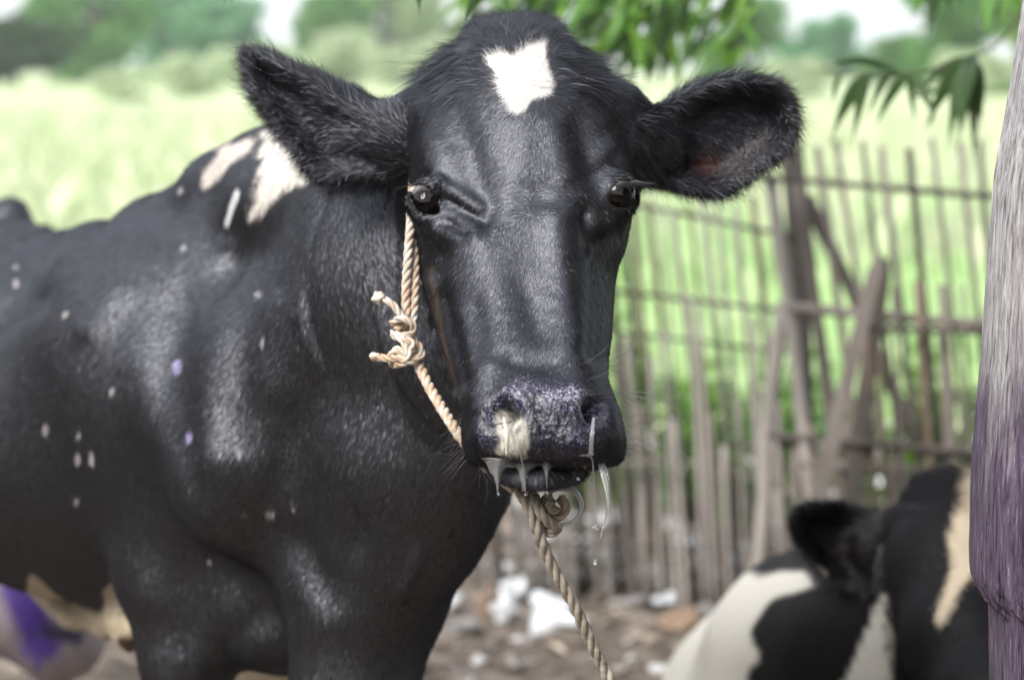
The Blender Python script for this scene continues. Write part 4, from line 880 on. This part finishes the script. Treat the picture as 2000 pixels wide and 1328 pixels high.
mb = MB(); rope_mb(mb, pp([(985, 925, 2.15), (1010, 950, 2.13), (1030, 985, 2.12), (1045, 1020, 2.12), (1066, 1080, 2.13), (1092, 1130, 2.14), (1120, 1180, 2.15), (1146, 1235, 2.16), (1172, 1290, 2.17), (1198, 1345, 2.18), (1240, 1450, 2.22)]), .0072, .05); mb.build('rope', M['rope_grey'], lead)
mb = MB()
rope_mb(mb, pp([(1040, 960, 2.125), (1056, 1000, 2.105), (1075, 1022, 2.11), (1090, 1030, 2.12), (1070, 1040, 2.13), (1052, 1015, 2.135)]), .0062, .04)
circ = lambda cx, cy, r, D, a0, a1, n=10, dd=0: [(cx+r*math.cos(math.radians(a)), cy+r*.95*math.sin(math.radians(a)), D+dd*i/n) for i, a in enumerate(np.linspace(a0, a1, n))]
rope_mb(mb, pp(circ(1082, 990, 22, 2.115, -60, 260, 10, .01)), .0062, .04); rope_mb(mb, pp(circ(1080, 990, 8, 2.108, 0, 300, 8)), .005, .04)
mb.build('knot', M['rope_grey'], lead)
mb = MB(); q = np.array(pp(circ(1098, 988, 38, 2.12, -150, 120, 28, .006))); mb.tube(q, np.interp(np.linspace(0, 1, 28), [0, .3, .6, 1], [.0035, .0058, .0035, .0028]), 10, True, .6); mb.build('ring', M['plastic'], lead)

def fibres(par, lst, colr):
    pp_, dd_ = [], []
    for p, R in lst:
        n = int(len(p)*5); i = rng.integers(0, len(p)-1, n); d = rng.normal(size=(n, 3)); d /= np.linalg.norm(d, axis=1)[:, None]; t = (p[1]-p[0]); tn = p[np.minimum(i+1, len(p)-1)]-p[i]; tn /= np.linalg.norm(tn, axis=1)[:, None]+1e-9
        d -= tn*(d*tn).sum(1)[:, None]; pp_.append(p[i]+d*R*.9); dd_.append(d*.45+tn*rng.choice([-1, 1], (n, 1))*.9)
    p = np.concatenate(pp_); d = np.concatenate(dd_); n = len(p)
    hair_object('rope_fibres', p, d, d*0, rng.uniform(.002, .0065, n), np.full(n, .00009), np.tile(colr, (n, 1)), M['fur'], curl=rng.normal(size=(n, 3))*.3, parent=par)
fibres(halter, RP[:8], [.60, .48, .34]); fibres(lead, RP[8:], [.36, .30, .23])

# ------------------------------------------------------------------ weathered post with purple stain
rows = np.linspace(-900, 2975, 900); ER_, EE_ = [-900, 85, 200, 370, 560, 760, 900, 1085, 1122, 1140, 1152, 1166, 1400, 3000], [2160, 2001, 1985, 1956, 1940, 1921, 1912, 1904, 1904, 1911, 1926, 1942, 1944, 1960]
edge = np.interp(rows, ER_, EE_); jg = 1.6*vnoise(np.stack([rows*.012, rows*0, rows*0], 1), 71)+.5*vnoise(np.stack([rows*.045, rows*0, rows*0], 1), 72)
PD = 2.16; nu = 420; V_ = []; th = np.linspace(0, 2*math.pi, nu, endpoint=False); kk = PD*K
Dp = .075; rag = 16*vnoise(np.stack([th*9, th*0, th*0], 1), 73)+10*vnoise(np.stack([th*31, th*0, th*0], 1), 74)
gr = np.random.default_rng(3); grn = sum(gr.uniform(.3, 1)*np.sin(th*f_+gr.uniform(0, 6)) for f_ in (23, 37, 51, 64, 83, 101))/4
for i, (rw, e) in enumerate(zip(rows, edge)):
    dq = PD*CP/(CP+(664-rw)*K*SP); ct, sn = np.cos(th), np.sin(th); cx_ = np.sign(ct)*np.abs(ct)**.55; sy_ = np.sign(sn)*np.abs(sn)**.7
    eth = np.interp(rw+rag, ER_, EE_)+jg[i]; xl = (eth-1000)*K*dq; xr = (2140-1000)*K*dq; z_ = P(0, rw, dq)[2]
    g2 = 1+.006*grn+.003*np.sin(th*57+3*math.sin(i*.02))*math.sin(i*.013+1)-.020*np.exp(-((th-4.1-.05*math.sin(i*.011))/.018)**2)-.016*np.exp(-((th-3.65+.04*math.sin(i*.017))/.014)**2)*(.5+.5*math.sin(i*.03))-.02*np.exp(-((th-4.5+.03*math.sin(i*.013))/.016)**2)
    V_.append(np.stack([(xl+xr)/2+cx_*(xr-xl)/2*g2, PD*CP+sy_*Dp*g2, np.full(nu, z_)], 1))
V_ = np.concatenate(V_); i0 = np.arange(len(rows)-1)[:, None]*nu+np.arange(nu)[None]; i1 = np.arange(len(rows)-1)[:, None]*nu+(np.arange(nu)[None]+1) % nu
Fq = np.stack([i0.ravel(), i0.ravel()+nu, i1.ravel()+nu, i1.ravel()], 1)
m, nt, b = mat('stained_post'); L = nt.links.new
tc = N(nt, 'ShaderNodeTexCoord'); mp = N(nt, 'ShaderNodeMapping'); mp.inputs['Scale'].default_value = (1, 1, .09); L(tc.outputs['Object'], mp.inputs[0])
n1 = N(nt, 'ShaderNodeTexNoise', Scale=210.0, Detail=8.0, Roughness=.78, Distortion=.6); L(mp.outputs[0], n1.inputs['Vector'])
base = ramp(nt, n1.outputs[0], [(.36, (.035, .03, .03)), (.44, (.18, .165, .165)), (.54, (.34, .325, .33)), (.68, (.52, .505, .51))])
purp = ramp(nt, n1.outputs[0], [(.38, (.010, .007, .012)), (.48, (.060, .040, .070)), (.60, (.12, .085, .135)), (.70, (.36, .32, .38))])
mp2 = N(nt, 'ShaderNodeMapping'); mp2.inputs['Scale'].default_value = (1, 1, .18); L(tc.outputs['Object'], mp2.inputs[0])
n3 = N(nt, 'ShaderNodeTexNoise', Scale=16.0, Detail=5.0, Roughness=.6); L(mp2.outputs[0], n3.inputs['Vector'])
sx = N(nt, 'ShaderNodeSeparateXYZ'); L(tc.outputs['Object'], sx.inputs[0])
zr = N(nt, 'ShaderNodeMapRange'); zr.inputs['From Min'].default_value = 1.34; zr.inputs['From Max'].default_value = .96; zr.inputs['To Min'].default_value = -.24; zr.inputs['To Max'].default_value = .34; L(sx.outputs[2], zr.inputs['Value'])
ad = N(nt, 'ShaderNodeMath', operation='ADD'); L(n3.outputs[0], ad.inputs[0]); L(zr.outputs[0], ad.inputs[1])
st = N(nt, 'ShaderNodeMapRange'); st.inputs['From Min'].default_value = .50; st.inputs['From Max'].default_value = .72; L(ad.outputs[0], st.inputs['Value'])
mx = nt.nodes.new('ShaderNodeMixRGB'); L(st.outputs[0], mx.inputs[0]); L(base, mx.inputs[1]); L(purp, mx.inputs[2]); L(mx.outputs[0], b.inputs['Base Color'])
mp3 = N(nt, 'ShaderNodeMapping'); mp3.inputs['Scale'].default_value = (1, 1, .04); L(tc.outputs['Object'], mp3.inputs[0])
n2 = N(nt, 'ShaderNodeTexNoise', Scale=300.0, Detail=4.0); L(mp3.outputs[0], n2.inputs['Vector']); bp = N(nt, 'ShaderNodeBump', Strength=.9, Distance=.003); L(n2.outputs[0], bp.inputs['Height']); L(bp.outputs[0], b.inputs['Normal'])
b.inputs['Roughness'].default_value = .75
post = mesh_np('wooden_post', V_, Fq, m); tag(post, 'weathered grey wooden post with a purple stain at the right edge of the photo', 'post')

# ------------------------------------------------------------------ long drooping leaves overhead
def lance(mb, a, b, w, sag=.15, seed=0):
    r = np.random.default_rng(seed); a = np.asarray(a, float); b = np.asarray(b, float); d = b-a; l = np.linalg.norm(d)
    side = np.cross(d, [r.normal()*.3, 1, r.normal()*.3]); side /= np.linalg.norm(side); nrm = np.cross(side, d)/l; V = []
    n = 8
    for i in range(n+1):
        t = i/n; ww = w*.38*(math.sin(math.pi*min(1, t*1.02+.03)**.8)*.95+.03)*(1-t**4); c = a+d*t+np.array([0, 0, 1])*l*sag*math.sin(math.pi*t)
        V += [c-side*ww+nrm*ww*.25, c, c+side*ww+nrm*ww*.25]
    F = []
    for i in range(n): F += [(i*3, i*3+1, i*3+4, i*3+3), (i*3+1, i*3+2, i*3+5, i*3+4)]
    mb.add(V, F)
def branch(label, stems, leaves, mt, gp='leafy twigs hanging into the picture'):
    b0 = P(*stems[0][0]); root = empty('hanging_twig', b0); mb = MB()
    for s in stems:
        q = catmull([P(*v) for v in s], 6); mb.tube(q, np.linspace(.003, .0016, len(q)), 6)
    mb.build('stem', M['bark'], root)
    for i, (a, b, w) in enumerate(leaves):
        mb = MB(); lance(mb, P(*a), P(*b), w, .12, i); mb.build('leaf', M[mt[i % len(mt)]], root)
    return tag(root, label, 'twig', gp)
d = 3.9
branch('twig with long dark drooping leaves above the taller fence panel, left of the post', [[(2300, -500, 4.1), (2000, 20, d), (1900, 112, d), (1870, 130, d)], [(1900, 112, d), (1780, 145, d), (1610, 142, d)]],
       [((1700, 143, d), (1616, 288, d-.05), 0.039), ((1698, 146, d), (1662, 300, d-.1), 0.028), ((1772, 150, d), (1704, 262, d-.05), 0.028), ((1780, 150, d), (1828, 244, d-.08), 0.031), ((1775, 150, d), (1788, 250, d), 0.020),
        ((1900, 112, d), (1802, 262, d-.05), 0.048), ((1896, 118, d), (1848, 300, d-.1), 0.048), ((1902, 112, d), (1902, 340, d-.05), 0.036), ((1893, 118, d), (1826, 212, d+.05), 0.031), ((1905, 115, d), (1880, 265, d), 0.039),
        ((1760, 146, d), (1600, 140, d-.1), 0.022), ((1835, 185, d), (1812, 262, d), 0.020), ((1910, 112, d), (1880, 190, d-.1), 0.042), ((1845, 180, d), (1760, 205, d), 0.017), ((1898, 108, d), (1870, 300, d-.2), .045), ((1740, 146, d), (1690, 240, d), .02), ((1640, 146, d), (1625, 215, d), .016), ((1905, 118, d), (1918, 260, d), .034), ((1890, 112, d), (1782, 200, d), .026)], ['leaf_dark'])
d = 4.3
branch('short tuft of dark leaves dipping in from the top edge near the post', [[(1950, -300, d), (1880, -60, d)], [(1950, -300, d), (1960, -60, d)]],
       [((1835, -50, d), (1812, 74, d), 0.048), ((1830, -40, d), (1770, 55, d), 0.039), ((1850, -50, d), (1855, 40, d), 0.036), ((1940, -60, d), (1922, 92, d), 0.059), ((1945, -50, d), (1945, 60, d), 0.042), ((1960, -50, d), (2004, 50, d), 0.048), ((1875, -60, d), (1868, 16, d), 0.042), ((1780, -60, d), (1765, 12, d), 0.042)], ['leaf_dark', 'leaf_mid'])
d = 2.7
branch('thin twig tips of narrow dark leaves just left of the forelock at the top edge', [[(900, -250, d), (880, -90, d)]],
       [((812, -60, d), (820, 36, d), 0.020), ((950, -40, d), (905, 50, d), 0.022), ((870, -60, d), (850, -8, d), 0.020), ((470, -50, d), (436, 14, d), 0.022), ((455, -50, d), (452, 8, d), 0.022), ((960, -60, d), (925, 10, d), 0.025)], ['leaf_dark'])
rr_ = np.random.default_rng(77)
for gi, (x0, x1, nl, dd, lb, cols) in enumerate([(925, 1190, 125, 5.2, 'dense green hanging foliage behind the forelock of the standing cow', ['leaf_mid', 'leaf_dark', 'leaf_dark', 'leaf_bright']), (1150, 1330, 125, 4.9, 'drooping green foliage above the gap between forelock and right ear', ['leaf_dark', 'leaf_bright', 'leaf_mid', 'leaf_dark']), (1290, 1480, 84, 5.3, 'brighter hanging foliage above the right ear', ['leaf_bright', 'leaf_mid', 'leaf_dark'])]):
    stems = [[((x0+x1)/2+120, -420, dd), ((x0+x1)/2+60, -200, dd), (x, -10+rr_.uniform(-30, 60), dd)] for x in np.linspace(x0, x1, 4)]
    lv = []
    for i in range(nl):
        x = rr_.uniform(x0, x1); y = rr_.uniform(-110, 95 if x > 1150 else 60); d1 = dd+rr_.uniform(-.35, .35); ln = rr_.uniform(70, 150)
        a = math.radians(rr_.normal(115, 22)); lv.append(((x, y, d1), (x+ln*math.cos(a), min(y+ln*math.sin(a), 185), d1+rr_.uniform(-.06, .06)), rr_.uniform(.020, .036)))
    branch(lb, stems, lv, cols)

# ------------------------------------------------------------------ the lying cow
f = Field(axis([(.10, 2.3, .011)]), axis([(2.6, 5.0, .012)]), axis([(-.03, 1.0, .011)]))
ea = np.array([.30, .95, 0]); eb = np.array([.95, -.30, 0])
f.ell(P(1575, 1450, 3.95), (.62, .27, .29), .06, (ea, eb, e3))
f.ell(P(1480, 1470, 3.85), (.16, .30, .25), .08)
f.ell(P(1700, 1440, 4.5), (.40, .30, .27), .08, (ea, eb, e3))
f.chain([P(1600, 1300, 3.62), P(1700, 1270, 3.45), P(1790, 1150, 3.34)], [.20, .155, .105], .06)
f.chain([P(1852, 1040, 3.26), P(1856, 1120, 3.17), P(1890, 1260, 3.04), P(1935, 1370, 2.93), P(1960, 1430, 2.89)], [.085, .100, .085, .068, .062], .04)
f.ell(P(1868, 1000, 3.28), (.070, .07, .042), .03); f.ell(P(1968, 1445, 2.87), (.07, .06, .045), .03)
f.cap(P(1800, 968, 3.30), P(1850, 960, 3.28), .020, .028, .02)
EARC = Poly2([(1540, 1012), (1550, 988), (1600, 977), (1660, 980), (1715, 1004), (1755, 1040), (1800, 1035), (1800, 1085), (1750, 1128), (1690, 1152), (1645, 1150), (1595, 1120), (1558, 1076), (1541, 1042)])
ear(EARC, 1780, (1530, 960), (1820, 1150), 3.30, -.05, .03, .014, .02)
f.cap(P(1720, 1065, 3.30), P(1820, 1040, 3.28), .04, .055, .03)
f.cap(P(1985, 1050, 3.28), P(2120, 1060, 3.30), .05, .06, .03); f.ell(P(2120, 1065, 3.32), (.10, .03, .06), .02)
gz = lambda x, y, D, z: np.array([*P(x, y, D)[:2], z])
f.chain([P(1640, 1560, 3.5), gz(1500, 1600, 3.2, .10), gz(1600, 1650, 3.05, .06)], [.11, .06, .05], .04); f.ell(gz(1610, 1650, 3.03, .04), (.05, .05, .045), .02)
f.chain([P(1850, 1560, 3.45), gz(1950, 1600, 3.15, .12), gz(1900, 1650, 3.0, .06)], [.11, .06, .05], .04); f.ell(gz(1890, 1650, 2.98, .04), (.05, .05, .045), .02)
f.chain([gz(1700, 1400, 4.6, .2), gz(1400, 1400, 4.3, .14), gz(1450, 1500, 3.95, .06)], [.16, .09, .045], .05)
V, Q = f.surface(); del f.F
V, Q = keep_biggest(V, Q); V = relax(V, Q, 10, .6); nv = vnormals(V, Q); V = V+nv*(.003*vnoise(V*12, 9))[:, None]
px, py, D = proj(V[:, 0], V[:, 1], V[:, 2]); c = np.tile([.0055, .005, .0055], (len(V), 1)); nz = vnoise(V*25, 12)*5
def mixv(w, k):
    global c
    w = np.clip(w, 0, 1)[:, None]; c = c*(1-w)+np.array(k)*w
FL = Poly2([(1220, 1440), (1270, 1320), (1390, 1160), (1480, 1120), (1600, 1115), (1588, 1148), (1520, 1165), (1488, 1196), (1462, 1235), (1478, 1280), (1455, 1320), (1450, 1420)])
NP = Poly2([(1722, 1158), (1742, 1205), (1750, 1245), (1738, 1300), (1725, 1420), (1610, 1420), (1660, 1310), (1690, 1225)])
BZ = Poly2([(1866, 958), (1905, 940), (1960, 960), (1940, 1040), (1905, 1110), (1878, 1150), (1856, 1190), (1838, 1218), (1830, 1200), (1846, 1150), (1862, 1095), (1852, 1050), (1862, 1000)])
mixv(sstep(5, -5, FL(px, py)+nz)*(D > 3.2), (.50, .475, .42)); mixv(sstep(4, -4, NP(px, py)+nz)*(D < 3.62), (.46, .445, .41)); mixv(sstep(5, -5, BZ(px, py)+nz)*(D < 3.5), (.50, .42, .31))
mixv(np.exp(-((px-1658)/16)**2-((py-1078)/12)**2)*(D < 3.35)*.6, (.10, .04, .03))
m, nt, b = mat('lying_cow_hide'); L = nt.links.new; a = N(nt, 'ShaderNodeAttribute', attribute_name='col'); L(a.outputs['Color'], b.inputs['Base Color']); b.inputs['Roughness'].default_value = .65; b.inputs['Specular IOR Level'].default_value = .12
tc = N(nt, 'ShaderNodeTexCoord'); mp = N(nt, 'ShaderNodeMapping'); mp.inputs['Scale'].default_value = (1, 1, .2); L(tc.outputs['Object'], mp.inputs[0]); n2 = N(nt, 'ShaderNodeTexNoise', Scale=120.0, Detail=4.0); L(mp.outputs[0], n2.inputs['Vector'])
bp = N(nt, 'ShaderNodeBump', Strength=.5, Distance=.006); L(n2.outputs[0], bp.inputs['Height']); L(bp.outputs[0], b.inputs['Normal'])
cow2 = empty('cow', (V[:, 0].mean(), V[:, 1].mean(), 0)); tag(cow2, 'black and white cow lying on the ground at the lower right, partly behind the post', 'cow')
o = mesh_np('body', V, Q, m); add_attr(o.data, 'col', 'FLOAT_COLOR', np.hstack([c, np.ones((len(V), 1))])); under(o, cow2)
p, nn = sample(V, Q, nv, np.where((EARC(*proj(*V[Q].mean(1).T)[:2]) < 8) & (proj(*V[Q].mean(1).T)[0] < 1725), 2.2e5, 0)); r1 = rng.normal(size=(len(p), 3)); hx, hy, hD = proj(p[:, 0], p[:, 1], p[:, 2])
hair_object('ear_hair', p, comb(np.full(len(p), -.8), np.clip((hy-1055)/60, -1, 1), nn)+r1*.15, nn, rng.uniform(.006, .013, len(p)), np.full(len(p), .0004), np.tile([.004, .004, .004], (len(p), 1)), M['fur'], curl=r1*.12, parent=cow2, lift=.15)

fc2 = V[Q].mean(1); gx, gy, gD = proj(*fc2.T)
p, nn = sample(V, Q, nv, np.where((gD < 3.4) & (gx > 1730) & (gy > 900), np.where(gy < 1010, 1.6e5, 9e4), 0)); r1 = rng.normal(size=(len(p), 3)); hx, hy, hD = proj(*p.T)
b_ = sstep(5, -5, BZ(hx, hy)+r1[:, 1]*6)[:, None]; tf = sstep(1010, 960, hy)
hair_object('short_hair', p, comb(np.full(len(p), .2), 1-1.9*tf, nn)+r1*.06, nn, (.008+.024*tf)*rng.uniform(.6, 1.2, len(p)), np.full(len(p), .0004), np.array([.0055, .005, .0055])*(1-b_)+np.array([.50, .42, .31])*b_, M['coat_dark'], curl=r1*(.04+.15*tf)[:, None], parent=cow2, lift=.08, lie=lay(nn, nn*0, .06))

# ------------------------------------------------------------------ humid air
hb = MB(); X0, X1, Y0, Y1, Z0, Z1 = -420, 420, -20, 880, -1.1, 34
hb.add([(X0, Y0, Z0), (X1, Y0, Z0), (X1, Y1, Z0), (X0, Y1, Z0), (X0, Y0, Z1), (X1, Y0, Z1), (X1, Y1, Z1), (X0, Y1, Z1)], [(0, 3, 2, 1), (4, 5, 6, 7), (0, 1, 5, 4), (1, 2, 6, 5), (2, 3, 7, 6), (3, 0, 4, 7)])
m = bpy.data.materials.new('haze'); m.use_nodes = True; nt = m.node_tree; nt.nodes.remove(nt.nodes['Principled BSDF'])
v = nt.nodes.new('ShaderNodeVolumePrincipled'); v.inputs['Color'].default_value = (.92, .97, .95, 1); v.inputs['Density'].default_value = .0006; v.inputs['Anisotropy'].default_value = .2
nt.links.new(v.outputs[0], nt.nodes['Material Output'].inputs['Volume'])
tag(hb.build('haze', m, smooth=False), kind='stuff')
